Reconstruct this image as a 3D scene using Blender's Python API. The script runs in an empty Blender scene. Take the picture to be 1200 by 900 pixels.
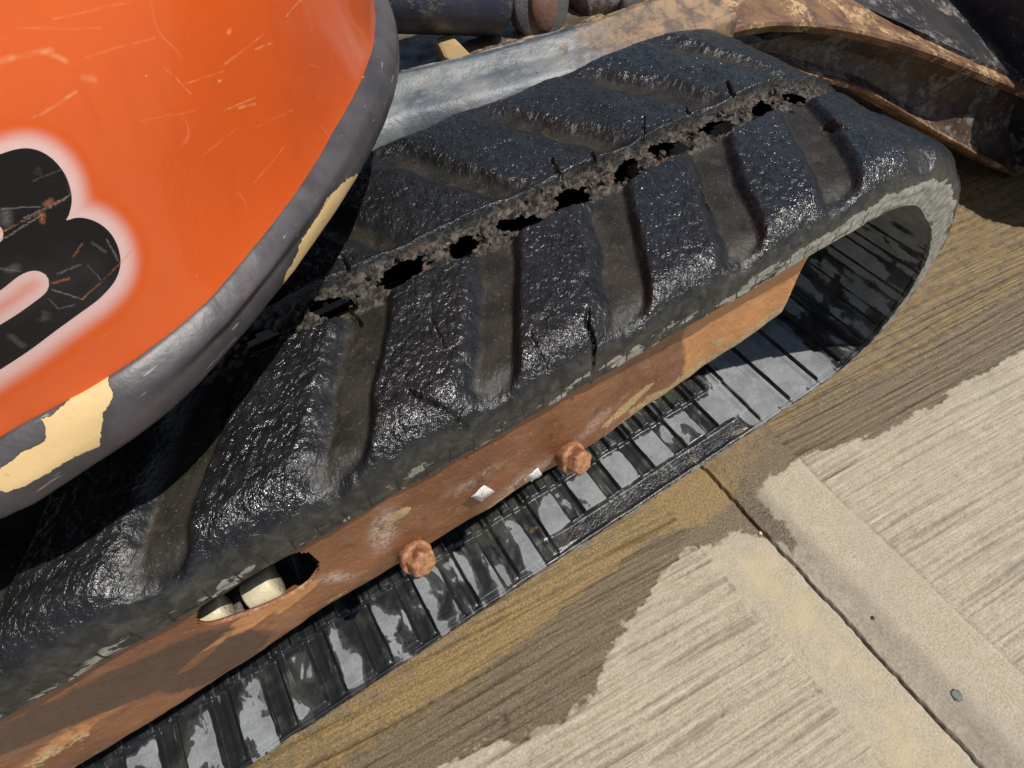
import bpy, bmesh, math, random
import numpy as np
from mathutils import Vector, Matrix

random.seed(7)
rng = np.random.default_rng(11)
SC = bpy.context.scene
COL = SC.collection

# ------------------------------------------------------------------ camera
AZ, PI_, RO = 0.47495, 0.96666, -0.10319
CAMP = np.array([0.0, -0.1723, 0.7278])
FPX = 659.26                       # focal length in pixels of a 1200 px wide picture
_f = np.array([math.sin(AZ)*math.cos(PI_), math.cos(AZ)*math.cos(PI_), -math.sin(PI_)])
_r = np.cross(_f, [0, 0, 1]); _r /= np.linalg.norm(_r); _u = np.cross(_r, _f)
RIGHT = math.cos(RO)*_r + math.sin(RO)*_u
UP = -math.sin(RO)*_r + math.cos(RO)*_u
FW = _f
cam = bpy.data.cameras.new('camera')
cam.sensor_width = 36.0
cam.lens = FPX/1200*36
cam.clip_start = 0.01
cam.clip_end = 500
camo = bpy.data.objects.new('camera', cam)
M = Matrix((( RIGHT[0], UP[0], -FW[0], CAMP[0]),
            ( RIGHT[1], UP[1], -FW[1], CAMP[1]),
            ( RIGHT[2], UP[2], -FW[2], CAMP[2]),
            (0, 0, 0, 1)))
camo.matrix_world = M
COL.objects.link(camo)
SC.camera = camo

# ------------------------------------------------------------------ light
SUN = np.array([0.40, -0.36, 1.0]); SUN = SUN/np.linalg.norm(SUN)
sun = bpy.data.lights.new('sun', 'SUN')
sun.energy = 4.8
sun.angle = math.radians(0.5)
sun.color = (1.0, 0.955, 0.89)
suno = bpy.data.objects.new('sun', sun)
suno.rotation_euler = Vector(-SUN).to_track_quat('-Z', 'Y').to_euler()
suno.location = (1, -1, 4)
COL.objects.link(suno)
world = bpy.data.worlds.new('World'); SC.world = world
world.use_nodes = True
wt = world.node_tree
bg = wt.nodes['Background']; bg.inputs['Strength'].default_value = 0.085
sky = wt.nodes.new('ShaderNodeTexSky'); sky.sky_type = 'NISHITA'; sky.sun_disc = False
sky.sun_elevation = math.asin(SUN[2])
sky.sun_rotation = math.atan2(SUN[0], SUN[1])
wt.links.new(sky.outputs['Color'], bg.inputs['Color'])
SC.view_settings.view_transform = 'Standard'
SC.view_settings.look = 'None'
SC.view_settings.exposure = 0.0
SC.view_settings.gamma = 1.0

# ------------------------------------------------------------------ maths helpers
def ray(px, py):
    return FW*FPX + RIGHT*(px-600) - UP*(py-450)
def onz(px, py, z):
    d = ray(px, py); return CAMP + d*(z-CAMP[2])/d[2]
def ony(px, py, y):
    d = ray(px, py); return CAMP + d*(y-CAMP[1])/d[1]
def topx(V):
    d = V-CAMP
    z = np.maximum(d@FW, 1e-3)
    return np.stack([600+FPX*(d@RIGHT)/z, 450-FPX*(d@UP)/z], -1)
def smooth(a, b, x):
    t = np.clip((x-a)/(b-a), 0, 1); return t*t*(3-2*t)
PERM = rng.permutation(256)
PERM = np.concatenate([PERM, PERM, PERM])
GA = rng.uniform(0, 2*np.pi, 256); GX = np.cos(GA); GY = np.sin(GA)
def pn(x, y, seed=0):
    x = x+seed*17.31; y = y-seed*9.77
    xi = np.floor(x).astype(int); yi = np.floor(y).astype(int)
    xf = x-xi; yf = y-yi; xi &= 255; yi &= 255
    u = xf*xf*xf*(xf*(xf*6-15)+10); v = yf*yf*yf*(yf*(yf*6-15)+10)
    def g(a, b, dx, dy):
        h = PERM[PERM[a]+b]; return GX[h]*dx+GY[h]*dy
    n00 = g(xi, yi, xf, yf); n10 = g(xi+1, yi, xf-1, yf)
    n01 = g(xi, yi+1, xf, yf-1); n11 = g(xi+1, yi+1, xf-1, yf-1)
    return 1.5*((n00*(1-u)+n10*u)*(1-v)+(n01*(1-u)+n11*u)*v)
def fbm(x, y, o=4, seed=0, g=.5):
    a = 1.0; s = 0; t = 0
    for i in range(o):
        s = s+a*pn(x*2**i, y*2**i, seed+i); t += a; a *= g
    return s/t
def polysd(P, poly):
    """signed distance (negative inside) of points P(...,2) to a closed polygon"""
    poly = np.asarray(poly, float); n = len(poly)
    best = np.full(P.shape[:-1], 1e18); inside = np.zeros(P.shape[:-1], bool)
    for i in range(n):
        a = poly[i]; b = poly[(i+1) % n]; e = b-a
        w = P-a
        t = np.clip((w@e)/(e@e+1e-12), 0, 1)
        dd = w-t[..., None]*e
        best = np.minimum(best, (dd**2).sum(-1))
        c = ((a[1] > P[..., 1]) != (b[1] > P[..., 1]))
        with np.errstate(divide='ignore', invalid='ignore'):
            xx = (b[0]-a[0])*(P[..., 1]-a[1])/(b[1]-a[1]+1e-12)+a[0]
        inside ^= c & (P[..., 0] < xx)
    d = np.sqrt(best)
    return np.where(inside, -d, d)
def spline(pts, n=12, closed=False):
    pts = [np.array(p, float) for p in pts]; out = []
    m = len(pts)
    for i in range(m if closed else m-1):
        if closed:
            p0, p1, p2, p3 = pts[i-1], pts[i], pts[(i+1) % m], pts[(i+2) % m]
        else:
            p1, p2 = pts[i], pts[i+1]
            p0 = pts[i-1] if i else 2*p1-p2
            p3 = pts[i+2] if i+2 < m else 2*p2-p1
        for k in range(n):
            t = k/n
            out.append(.5*((2*p1)+(-p0+p2)*t+(2*p0-5*p1+4*p2-p3)*t*t+(-p0+3*p1-3*p2+p3)*t**3))
    if not closed: out.append(pts[-1])
    return np.array(out)

# ------------------------------------------------------------------ scene helpers
def tag(o, label=None, cat=None, group=None, kind=None):
    if label: o['label'] = label
    if cat: o['category'] = cat
    if group: o['group'] = group
    if kind: o['kind'] = kind
    return o
def empty(name, loc=(0, 0, 0)):
    o = bpy.data.objects.new(name, None); o.location = loc; o.empty_display_size = .05
    COL.objects.link(o); return o
def link(name, me, mat=None, parent=None):
    o = bpy.data.objects.new(name, me)
    if mat and not len(me.materials): me.materials.append(mat)
    COL.objects.link(o)
    if parent: o.parent = parent
    return o
def raw_mesh(name, V, F, attrs=None, nrm=None, smooth_on=True):
    """V (n,3), F (m,4) arrays"""
    me = bpy.data.meshes.new(name)
    V = np.ascontiguousarray(V, np.float32); F = np.ascontiguousarray(F, np.int32)
    k = F.shape[1]
    me.vertices.add(len(V)); me.vertices.foreach_set('co', V.ravel())
    me.loops.add(F.size); me.loops.foreach_set('vertex_index', F.ravel())
    me.polygons.add(len(F))
    me.polygons.foreach_set('loop_start', np.arange(0, F.size, k, dtype=np.int32))
    me.update(calc_edges=True)
    me.polygons.foreach_set('use_smooth', np.full(len(F), smooth_on))
    if attrs:
        for nme, a in attrs.items():
            at = me.attributes.new(nme, 'FLOAT', 'POINT')
            at.data.foreach_set('value', np.ascontiguousarray(a, np.float32).ravel())
    me.validate(clean_customdata=False)
    if nrm is not None:
        me.normals_split_custom_set_from_vertices(np.ascontiguousarray(nrm, np.float32))
    return me
def grid_faces(n, m, flip=False):
    i = np.arange(n-1)[:, None]*m+np.arange(m-1)[None]
    F = np.stack([i, i+m, i+m+1, i+1], -1)
    if flip: F = F[..., ::-1]
    return F                         # (n-1, m-1, 4)
def grid_normals(V):
    a = np.gradient(V, axis=0); b = np.gradient(V, axis=1)
    n = np.cross(a, b); return n/np.maximum(np.linalg.norm(n, axis=-1, keepdims=True), 1e-12)
def sub_mesh(name, V, F, attrs, nrm):
    """keeps only the vertices the faces use"""
    used = np.unique(F)
    remap = np.zeros(len(V), np.int64); remap[used] = np.arange(len(used))
    return raw_mesh(name, V[used], remap[F], {k: a[used] for k, a in attrs.items()} if attrs else None,
                    None if nrm is None else nrm[used])
def bm_obj(name, bm, mat, parent=None, smooth_on=True):
    me = bpy.data.meshes.new(name); bm.to_mesh(me); bm.free()
    for p in me.polygons: p.use_smooth = smooth_on
    return link(name, me, mat, parent)
def bevel(o, w=.003, seg=2):
    m = o.modifiers.new('bevel', 'BEVEL'); m.width = w; m.segments = seg; m.limit_method = 'ANGLE'
    m.angle_limit = math.radians(35); m.harden_normals = False
    return o

# ------------------------------------------------------------------ node helper
class Mat:
    def __init__(s, name):
        s.m = bpy.data.materials.new(name); s.m.use_nodes = True
        s.t = s.m.node_tree; s.b = s.t.nodes['Principled BSDF']
        s.co = s.t.nodes.new('ShaderNodeTexCoord').outputs['Object']
    def set(s, sock, v):
        if isinstance(v, bpy.types.NodeSocket): s.t.links.new(v, sock)
        elif isinstance(v, (tuple, list)) and len(v) == 3 and sock.type == 'RGBA': sock.default_value = (*v, 1)
        else: sock.default_value = v
    def attr(s, n):
        a = s.t.nodes.new('ShaderNodeAttribute'); a.attribute_name = n; return a.outputs['Fac']
    def noise(s, scale, detail=4, rough=.55, stretch=None, rot=None, dist=0.0, out='Fac', off=None):
        n = s.t.nodes.new('ShaderNodeTexNoise')
        n.inputs['Scale'].default_value = scale; n.inputs['Detail'].default_value = detail
        n.inputs['Roughness'].default_value = rough; n.inputs['Distortion'].default_value = dist
        c = s.co
        if stretch or rot or off:
            mp = s.t.nodes.new('ShaderNodeMapping')
            if rot: 
                mp0 = s.t.nodes.new('ShaderNodeMapping'); mp0.inputs['Rotation'].default_value = rot
                s.t.links.new(c, mp0.inputs[0]); c = mp0.outputs[0]
            if stretch: mp.inputs['Scale'].default_value = stretch
            if off: mp.inputs['Location'].default_value = off
            s.t.links.new(c, mp.inputs[0]); c = mp.outputs[0]
        s.t.links.new(c, n.inputs['Vector']); return n.outputs[out]
    def vor(s, scale, feature='F1', stretch=None):
        n = s.t.nodes.new('ShaderNodeTexVoronoi'); n.feature = feature; n.inputs['Scale'].default_value = scale
        c = s.co
        if stretch:
            mp = s.t.nodes.new('ShaderNodeMapping'); mp.inputs['Scale'].default_value = stretch
            s.t.links.new(c, mp.inputs[0]); c = mp.outputs[0]
        s.t.links.new(c, n.inputs['Vector']); return n.outputs['Distance']
    def math(s, op, a, b=0.0, c=None, clamp=False):
        n = s.t.nodes.new('ShaderNodeMath'); n.operation = op; n.use_clamp = clamp
        s.set(n.inputs[0], a); s.set(n.inputs[1], b)
        if c is not None: s.set(n.inputs[2], c)
        return n.outputs[0]
    def step(s, v, a, b, lo=0.0, hi=1.0):
        n = s.t.nodes.new('ShaderNodeMapRange'); n.interpolation_type = 'SMOOTHSTEP'
        s.set(n.inputs['Value'], v)
        n.inputs['From Min'].default_value = a; n.inputs['From Max'].default_value = b
        n.inputs['To Min'].default_value = lo; n.inputs['To Max'].default_value = hi
        return n.outputs['Result']
    def mix(s, f, a, b):
        n = s.t.nodes.new('ShaderNodeMix'); n.data_type = 'RGBA'
        s.set(n.inputs[0], f); s.set(n.inputs[6], a); s.set(n.inputs[7], b); return n.outputs[2]
    def fmix(s, f, a, b):
        n = s.t.nodes.new('ShaderNodeMix'); n.data_type = 'FLOAT'
        s.set(n.inputs[0], f); s.set(n.inputs[2], a); s.set(n.inputs[3], b); return n.outputs[0]
    def bump(s, h, dist=.001, strength=1.0, prev=None):
        n = s.t.nodes.new('ShaderNodeBump'); s.set(n.inputs['Height'], h)
        n.inputs['Distance'].default_value = dist; s.set(n.inputs['Strength'], strength)
        if prev: s.t.links.new(prev, n.inputs['Normal'])
        return n.outputs[0]
    def done(s, color, rough=.5, metal=0.0, normal=None, spec=None, coat=None):
        s.set(s.b.inputs['Base Color'], color); s.set(s.b.inputs['Roughness'], rough)
        s.set(s.b.inputs['Metallic'], metal)
        if normal: s.t.links.new(normal, s.b.inputs['Normal'])
        if spec is not None: s.set(s.b.inputs['Specular IOR Level'], spec)
        if coat is not None:
            s.set(s.b.inputs['Coat Weight'], coat); s.b.inputs['Coat Roughness'].default_value = .08
        return s.m

# ------------------------------------------------------------------ materials
def mat_rubber():
    m = Mat('worn_wet_rubber')
    lug = m.attr('lug'); gap = m.attr('gap'); dd = m.attr('depth'); s_ = m.attr('run'); lip = m.attr('lip')
    n1 = m.noise(35, 4); n2 = m.noise(9, 4); nf = m.noise(480, 2, .6); nm = m.noise(245, 3, .6, stretch=(1, .6, 1), rot=(0, 0, .7), dist=.8); nw = m.noise(90, 4, .6, dist=.4)
    col = m.mix(m.step(nw, .38, .65), (.008, .008, .008), (.0155, .015, .0155))
    col = m.mix(m.math('MULTIPLY', m.step(n2, .5, .7), .35), col, (.024, .024, .026))
    gro = m.mix(m.step(n1, .35, .65), (.013, .012, .0095), (.030, .026, .020))
    gro = m.mix(m.step(m.noise(60, 4, off=(.3, .1, 0)), .56, .68), gro, (.040, .031, .021))
    gro = m.mix(m.math('MULTIPLY', m.step(nf, .62, .72), .6), gro, (.12, .10, .075))
    col = m.mix(m.step(m.math('ADD', lug, m.math('MULTIPLY', m.math('SUBTRACT', n1, .5), .35)), .05, .28), gro, col)
    # scuffed shoulder near the lip, greyer and drier
    sh = m.step(m.math('ADD', dd, m.math('MULTIPLY', m.math('SUBTRACT', nm, .5), .012)), .006, .026)
    col = m.mix(m.math('MULTIPLY', sh, .75), col, m.mix(m.step(nw, .4, .65), (.022, .022, .021), (.066, .063, .054)))
    # dry pale film left near the lip and in blotches
    film = m.math('ADD', m.math('MULTIPLY', lip, 1.0), m.math('MULTIPLY', m.math('SUBTRACT', m.noise(30, 5, .62, stretch=(.8, 1, 1.6)), .5), 1.7))
    fl = m.step(film, .62, .66)
    scr = m.step(m.noise(260, 4, .7), .25, .75)
    col = m.mix(m.math('MULTIPLY', fl, m.fmix(scr, .85, 1.0)), col, m.mix(scr, (.23, .225, .19), (.34, .33, .28)))
    # torn centre: grey brown mud and frayed rubber
    gm = m.mix(m.step(nm, .40, .66), (.014, .012, .010), (.098, .084, .066))
    gm = m.mix(m.step(m.noise(70, 3, off=(1, 2, 0)), .64, .72), gm, (.10, .05, .028))
    col = m.mix(gap, col, gm)
    # vertical slits in the lip
    fr = m.math('FRACT', m.math('MULTIPLY', m.math('ADD', s_, m.math('MULTIPLY', n2, .03)), 1/.0178))
    slit = m.math('MULTIPLY', m.math('LESS_THAN', fr, .07), m.step(dd, .026, .030))
    col = m.mix(m.math('MULTIPLY', slit, .9), col, (.006, .006, .006))
    wet = m.step(m.noise(14, 3, off=(4, 0, 0)), .38, .62)
    r = m.fmix(lug, .50, m.fmix(wet, .30, .20))
    r = m.fmix(sh, r, .46); r = m.fmix(fl, r, .8); r = m.fmix(gap, r, .7)
    h = m.math('ADD', m.math('MULTIPLY', nm, 1.0), m.math('MULTIPLY', nf, .28))
    bs = m.math('MULTIPLY', m.fmix(lug, .35, 1.0), m.fmix(sh, 1.0, .4))
    b = m.bump(m.math('ADD', h, m.math('MULTIPLY', nw, .5)), .0018, bs)
    return m.done(col, r, 0, b, spec=m.fmix(lug, .25, m.fmix(wet, .34, .60)))
def mat_inner():
    m = Mat('inner_belt_rubber')
    dry = m.attr('dry')
    n = m.math('ADD', m.noise(34, 3.5, .55, dist=.5, stretch=(1, .6, 1)), m.math('MULTIPLY', m.math('SUBTRACT', m.noise(240, 3), .5), .04))
    d = m.step(m.math('ADD', n, m.math('MULTIPLY', m.math('SUBTRACT', dry, .5), .75)), .49, .52)
    bl = m.mix(m.step(m.noise(22, 3, off=(2, 0, 0)), .5, .7), (.012, .013, .014), (.035, .034, .026))
    bl = m.mix(m.step(m.noise(45, 3, off=(7, 2, 0)), .66, .74), bl, (.11, .075, .03))
    gr = m.mix(m.noise(160, 4), (.15, .16, .165), (.25, .265, .27))
    gr = m.mix(m.math('MULTIPLY', m.step(m.noise(25, 5, .65, off=(2, 2, 2)), .42, .6), .6), gr, (.115, .12, .12))
    gr = m.mix(m.math('MULTIPLY', m.step(m.noise(500, 2), .6, .68), .4), gr, (.42, .43, .42))
    bl = m.mix(m.math('MULTIPLY', m.step(m.math('ADD', n, m.math('MULTIPLY', m.math('SUBTRACT', dry, .5), .75)), .38, .49), .8), bl, (.050, .052, .050))
    bl = m.mix(m.math('MULTIPLY', m.step(m.noise(130, 3, .6, stretch=(1, .12, 1)), .60, .70), .7), bl, (.13, .135, .13))
    col = m.mix(d, bl, gr)
    r = m.fmix(d, m.fmix(m.noise(60, 2), .20, .45), .75)
    h = m.math('ADD', m.noise(320, 3), m.math('MULTIPLY', m.attr('bead'), m.noise(190, 3, .7, stretch=(.35, 1, 1))))
    b = m.bump(h, .0012, m.fmix(m.attr('bead'), .22, 1.0))
    b = m.bump(m.math('MULTIPLY', d, -1.0), .0002, .5, b)
    return m.done(col, r, 0, b, spec=.55)
def mat_rust():
    m = Mat('rusty_frame_steel')
    n1 = m.noise(14, 5, .6, dist=.4); n2 = m.noise(60, 5, .65); n3 = m.noise(300, 4, .6)
    wet = m.attr('wet'); tan = m.attr('tan'); ora = m.attr('ora'); sheen = m.attr('sheen_or_dust')  # wet here is the mask of the darker brown patches
    c = m.mix(m.step(n1, .35, .65), (.155, .054, .019), (.25, .098, .036))
    c = m.mix(m.step(m.noise(180, 3), .62, .72), c, (.30, .14, .075))
    c = m.mix(m.step(n2, .60, .75), c, (.075, .026, .014))
    c = m.mix(m.math('MULTIPLY', m.step(m.noise(25, 5, .7, off=(4, 4, 4)), .5, .62), .45), c, (.24, .125, .075))
    c = m.mix(m.math('MULTIPLY', m.step(n3, .62, .72), .5), c, (.34, .22, .15))
    o = m.mix(m.noise(120, 4), (.42, .17, .055), (.60, .29, .11))
    c = m.mix(m.step(m.math('ADD', ora, m.math('MULTIPLY', m.math('SUBTRACT', n2, .5), .6)), .45, .62), c, o)
    w = m.step(m.math('ADD', wet, m.math('ADD', m.math('MULTIPLY', m.math('SUBTRACT', n1, .5), 1.1), m.math('MULTIPLY', m.math('SUBTRACT', n2, .5), .7))), .34, .62)
    c = m.mix(w, c, (.055, .021, .012))  # masked patches turn darker brown, and glossier below
    c = m.mix(m.math('MULTIPLY', sheen, m.step(m.math('ADD', n3, m.math('MULTIPLY', n2, .6)), .55, 1.0)), c, (.52, .40, .33))  # pale patches paint a wet sheen into the frame colour
    tt = m.step(m.math('ADD', tan, m.math('ADD', m.math('MULTIPLY', m.math('SUBTRACT', n2, .5), 1.5), m.math('MULTIPLY', m.math('SUBTRACT', m.noise(110, 4, .7), .5), 1.2))), .5, .60)
    c = m.mix(tt, c, m.mix(n3, (.30, .20, .09), (.52, .39, .20)))
    r = m.fmix(w, m.fmix(n2, .30, .5), .2); r = m.fmix(tt, r, .85)
    h = m.math('ADD', m.math('MULTIPLY', n2, .7), m.math('MULTIPLY', n3, .5))
    b = m.bump(h, .0020, m.fmix(tt, .7, 1.0))
    return m.done(c, r, .0, b, spec=.55)
def mat_bolt():
    m = Mat('orange_rust_bolt'); n = m.noise(160, 4)
    c = m.mix(m.step(n, .35, .65), (.24, .10, .045), (.42, .215, .105))
    c = m.mix(m.step(m.noise(70, 3), .52, .66), c, (.17, .06, .025))
    return m.done(c, .55, 0, m.bump(m.noise(400, 4), .0006, .7))
def mat_orange(decal=False):
    m = Mat('number_decal_print' if decal else 'orange_paint')
    n1 = m.noise(3.5, 3); n2 = m.noise(12, 4, stretch=(1, 1, .25))
    c = m.mix(m.step(n1, .3, .7), (.70, .100, .011), (.79, .128, .018))
    c = m.mix(m.math('MULTIPLY', m.step(n2, .5, .75), .45), c, (.68, .095, .010))
    # fine scratches in two directions
    def scr(rot, sc, st, th, off):
        n = m.noise(sc, 2.0, .5, stretch=st, rot=rot, off=off, dist=.3)
        ln = m.math('SUBTRACT', 1.0, m.step(m.math('ABSOLUTE', m.math('SUBTRACT', n, .5)), 0.0, th))
        return ln
    k1 = m.math('MULTIPLY', scr((0, .5, .9), 9, (1, 1, .12), .0035, (3, 1, 2)), m.step(m.noise(14, 2, off=(5, 5, 5)), .60, .75))
    k2 = m.math('MULTIPLY', scr((.4, -.9, .3), 11, (.14, 1, 1), .0035, (8, 1, 3)), m.step(m.noise(17, 2, off=(1, 9, 4)), .60, .75))
    k = m.math('MAXIMUM', k1, k2)
    sheen_or_dust = m.step(m.noise(160, 3, off=(2, 2, 2)), .73, .76)
    gl = m.noise(250, 2)
    if decal:
        sd = m.attr('sd')            # pixels of print: <0 black, >0 pale glow fading into orange
        glow = m.math('SUBTRACT', 1.0, m.step(sd, 3.0, 29.0))
        c = m.mix(m.math('MULTIPLY', glow, .97), c, (.80, .55, .52))
        blk = m.math('SUBTRACT', 1.0, m.step(sd, -.45, .45))
        bk = m.mix(m.step(m.noise(28, 4, off=(3, 3, 3)), .4, .7), (.010, .010, .011), (.026, .026, .028))
        bk = m.mix(m.math('MULTIPLY', m.step(m.noise(50, 4, off=(3, 7, 3)), .62, .72), .5), bk, (.13, .13, .13))
        bk = m.mix(m.step(m.noise(95, 2, stretch=(1, 1, .3), off=(9, 9, 1)), .76, .775), bk, (.62, .25, .14))
        c = m.mix(blk, c, bk)
        sc = m.math('MINIMUM', m.math('ADD', m.attr('scratch'), 0.0), 1.0)
        c = m.mix(m.math('MULTIPLY', k, .45), c, (.60, .45, .40))
        return m.done(c, m.fmix(blk, .30, .38), 0, m.bump(gl, .0002, .3), coat=.0, spec=m.fmix(blk, .5, .22))
    c = m.mix(m.math('MULTIPLY', k, .45), c, (.95, .50, .28))
    c = m.mix(m.math('MULTIPLY', m.attr('mark'), .6), c, (.95, .50, .28))
    c = m.mix(m.math('MULTIPLY', m.attr('drip'), .16), c, (.58, .075, .008))
    c = m.mix(m.math('MULTIPLY', sheen_or_dust, .4), c, (.95, .62, .42))
    return m.done(c, m.fmix(n2, .26, .40), 0, m.bump(m.math('ADD', gl, m.math('MULTIPLY', m.noise(25, 2), 2)), .0003, .3), coat=.5)
def mat_rim():
    m = Mat('dark_grey_bumper_paint')
    n1 = m.noise(40, 4); n3 = m.noise(350, 3)
    c = m.mix(m.step(n1, .35, .65), (.038, .035, .037), (.060, .054, .058))
    c = m.mix(m.step(m.noise(70, 4, off=(3, 2, 1)), .60, .72), c, (.080, .055, .058))
    sd = m.attr('sd')
    e = m.math('ADD', sd, m.math('MULTIPLY', m.math('SUBTRACT', m.noise(170, 4, .7), .5), 11))
    chip = m.math('SUBTRACT', 1.0, m.step(e, -.4, .4))
    small = m.step(m.noise(150, 2, .5, stretch=(1, 1, .6)), .745, .755)
    small = m.math('MULTIPLY', small, m.step(m.noise(12, 2, off=(6, 2, 2)), .48, .56))
    chip = m.math('MAXIMUM', chip, small)
    cream = m.mix(m.noise(60, 4), (.50, .345, .15), (.60, .435, .21))
    cream = m.mix(m.step(m.noise(180, 3), .66, .72), cream, (.45, .28, .12))
    c = m.mix(chip, c, cream)
    sc = m.step(m.noise(220, 3, .6, stretch=(.2, .2, 1.5), rot=(0, 0, .6)), .66, .72)
    c = m.mix(m.math('MULTIPLY', sc, .35), c, (.45, .43, .42))
    r = m.fmix(chip, m.fmix(n1, .36, .52), .55)
    b = m.bump(m.math('MULTIPLY', chip, -1.0), .0009, 1.0)
    b = m.bump(m.math('ADD', n3, m.noise(90, 3)), .0003, .5, b)
    return m.done(c, r, 0, b)
def mat_steel(name, a, b_, dirt, dirt_lo=.45, rough=.45, tanx=None, sc=1.0, dcol2=None):
    m = Mat(name)
    n1 = m.noise(18*sc, 5, .6, dist=.3); n2 = m.noise(90*sc, 5, .7)
    c = m.mix(m.step(n1, .38, .62), a, b_)
    dm = m.step(m.math('ADD', m.noise(10*sc, 5, .65, off=(5, 1, 2)), m.math('MULTIPLY', m.math('SUBTRACT', n2, .5), .7)), dirt_lo-.03, dirt_lo+.12)
    if tanx:
        sx = m.t.nodes.new('ShaderNodeSeparateXYZ'); m.t.links.new(m.co, sx.inputs[0])
        dm = m.step(m.math('ADD', m.step(sx.outputs[0], tanx[0], tanx[1]), m.math('ADD', m.math('MULTIPLY', m.math('SUBTRACT', n1, .5), 1.2), m.math('MULTIPLY', m.math('SUBTRACT', n2, .5), 1.2))), .25, .75)
    if tanx:
        c = m.mix(m.math('MULTIPLY', m.step(m.noise(38, 6, .75, stretch=(.5, 1, 1)), .50, .62), .65), c, (.24, .225, .19))
        c = m.mix(m.math('MULTIPLY', m.step(m.noise(75, 5, .7, off=(3, 3, 3)), .60, .66), .8), c, (.045, .045, .045))
        c = m.mix(m.math('MULTIPLY', m.step(m.noise(55, 5, .7, off=(8, 3, 3)), .62, .70), .7), c, (.20, .10, .05))
    dc = m.mix(n2, dirt, tuple(min(1, v*1.7) for v in dirt))
    if dcol2: dc = m.mix(m.step(m.math('ADD', m.noise(30*sc, 5, .7), m.math('MULTIPLY', m.math('SUBTRACT', n2, .5), .4)), .38, .62), dc, dcol2)
    c = m.mix(dm, c, dc)
    b = m.bump(m.math('ADD', n2, m.math('MULTIPLY', dm, .5)), .0016, .8)
    return m.done(c, m.fmix(dm, rough, .75), 0, b)
BR_ = -.105
def mat_concrete():
    m = Mat('brushed_concrete')
    wet = m.attr('wet'); och = m.attr('ochre'); dk = m.attr('dark'); hgt = m.attr('hgt'); pale = m.attr('pale')
    nf = m.noise(380, 5, .75); nm = m.noise(60, 5, .6); nl = m.noise(8, 4)
    c = m.mix(m.step(nf, .3, .7), (.275, .230, .162), (.50, .43, .315))
    c = m.mix(m.math('MULTIPLY', m.step(nm, .45, .7), .35), c, (.50, .45, .38))
    c = m.mix(m.math('MULTIPLY', m.step(nl, .45, .65), .3), c, (.33, .29, .23))
    c = m.mix(m.math('MULTIPLY', m.step(m.math('ADD', pale, m.math('MULTIPLY', m.math('SUBTRACT', nm, .5), .9)), .35, 1.2), .6), c, (.50, .40, .24))
    fs = m.noise(1.0, 3, .6, stretch=(9, 330, 9), rot=(0, 0, -math.atan(BR_)))
    inb = m.attr('brushed')
    c = m.mix(m.math('MULTIPLY', m.math('MULTIPLY', m.step(fs, .48, .34), inb), .42), c, (.22, .18, .13))
    c = m.mix(m.math('MULTIPLY', m.math('MULTIPLY', m.step(fs, .55, .68), inb), .35), c, (.62, .55, .44))
    gr = m.step(m.vor(430), .0, .22)
    c = m.mix(m.math('MULTIPLY', m.math('SUBTRACT', 1.0, gr), .35), c, (.58, .53, .45))
    groove_shade = m.step(m.math('ADD', hgt, m.math('MULTIPLY', m.math('SUBTRACT', nf, .5), .001)), -.0020, -.0002)
    c = m.mix(m.math('MULTIPLY', m.math('SUBTRACT', 1.0, groove_shade), .50), c, (.17, .145, .115))  # low brush lines darkened to paint in their shade
    c = m.mix(dk, c, (.13, .115, .10))
    w = m.step(m.math('ADD', wet, m.math('MULTIPLY', m.math('SUBTRACT', m.noise(120, 5, .65), .5), 1.3)), .34, .66)
    wc = m.mix(m.step(nf, .3, .7), (.072, .048, .022), (.175, .125, .066))
    oc = m.mix(m.step(nf, .3, .7), (.10, .064, .022), (.33, .215, .075))
    os_ = m.step(m.math('ADD', och, m.math('MULTIPLY', m.math('SUBTRACT', nm, .5), .9)), .35, .75)
    wc = m.mix(os_, wc, oc)
    wc = m.mix(m.math('MULTIPLY', m.math('SUBTRACT', 1.0, groove_shade), .4), wc, (.045, .033, .022))  # same painted groove shade on the wet concrete
    sp = m.step(m.noise(420, 3, .6, off=(1, 1, 1)), .62, .70)
    wc = m.mix(m.math('MULTIPLY', sp, .55), wc, (.40, .33, .22))
    c = m.mix(w, c, wc)
    r = m.fmix(w, .9, m.fmix(os_, .24, .45))
    b = m.bump(m.math('ADD', m.math('MULTIPLY', m.math('MULTIPLY', fs, inb), 1.4), m.math('ADD', nf, m.math('MULTIPLY', nm, .5))), .0014, .9)
    return m.done(c, r, 0, b, spec=m.fmix(w, .3, .5))
RUB = mat_rubber(); INN = mat_inner(); RUST = mat_rust(); BOLT = mat_bolt()
ORA = mat_orange(); DEC = mat_orange(True); RIM = mat_rim(); CON = mat_concrete()
SLATE = mat_steel('slate_grey_beam_paint', (.075, .09, .105), (.17, .185, .19), (.22, .145, .08), rough=.45, tanx=(.30, .50), dcol2=(.10, .075, .06))
GOLD = mat_steel('rusty_gold_arm_steel', (.19, .10, .040), (.095, .042, .022), (.31, .20, .095), .54, rough=.55, sc=1.6)
WEB = mat_steel('dark_brown_arm_web', (.035, .024, .018), (.07, .038, .022), (.12, .105, .095), .52, sc=.9)
BLACK = mat_steel('mottled_black_paint', (.022, .022, .025), (.04, .036, .036), (.14, .12, .105), .56, rough=.4, sc=.8)
NAVY = mat_steel('grimy_navy_cylinder', (.022, .026, .045), (.034, .036, .05), (.055, .048, .038), .60, rough=.4)
LINK = mat_steel('grey_link_steel', (.085, .09, .095), (.12, .115, .11), (.12, .08, .05), .6)
PIN = mat_steel('brown_pivot_pin', (.16, .085, .06), (.22, .13, .095), (.07, .05, .04), .6)
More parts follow.
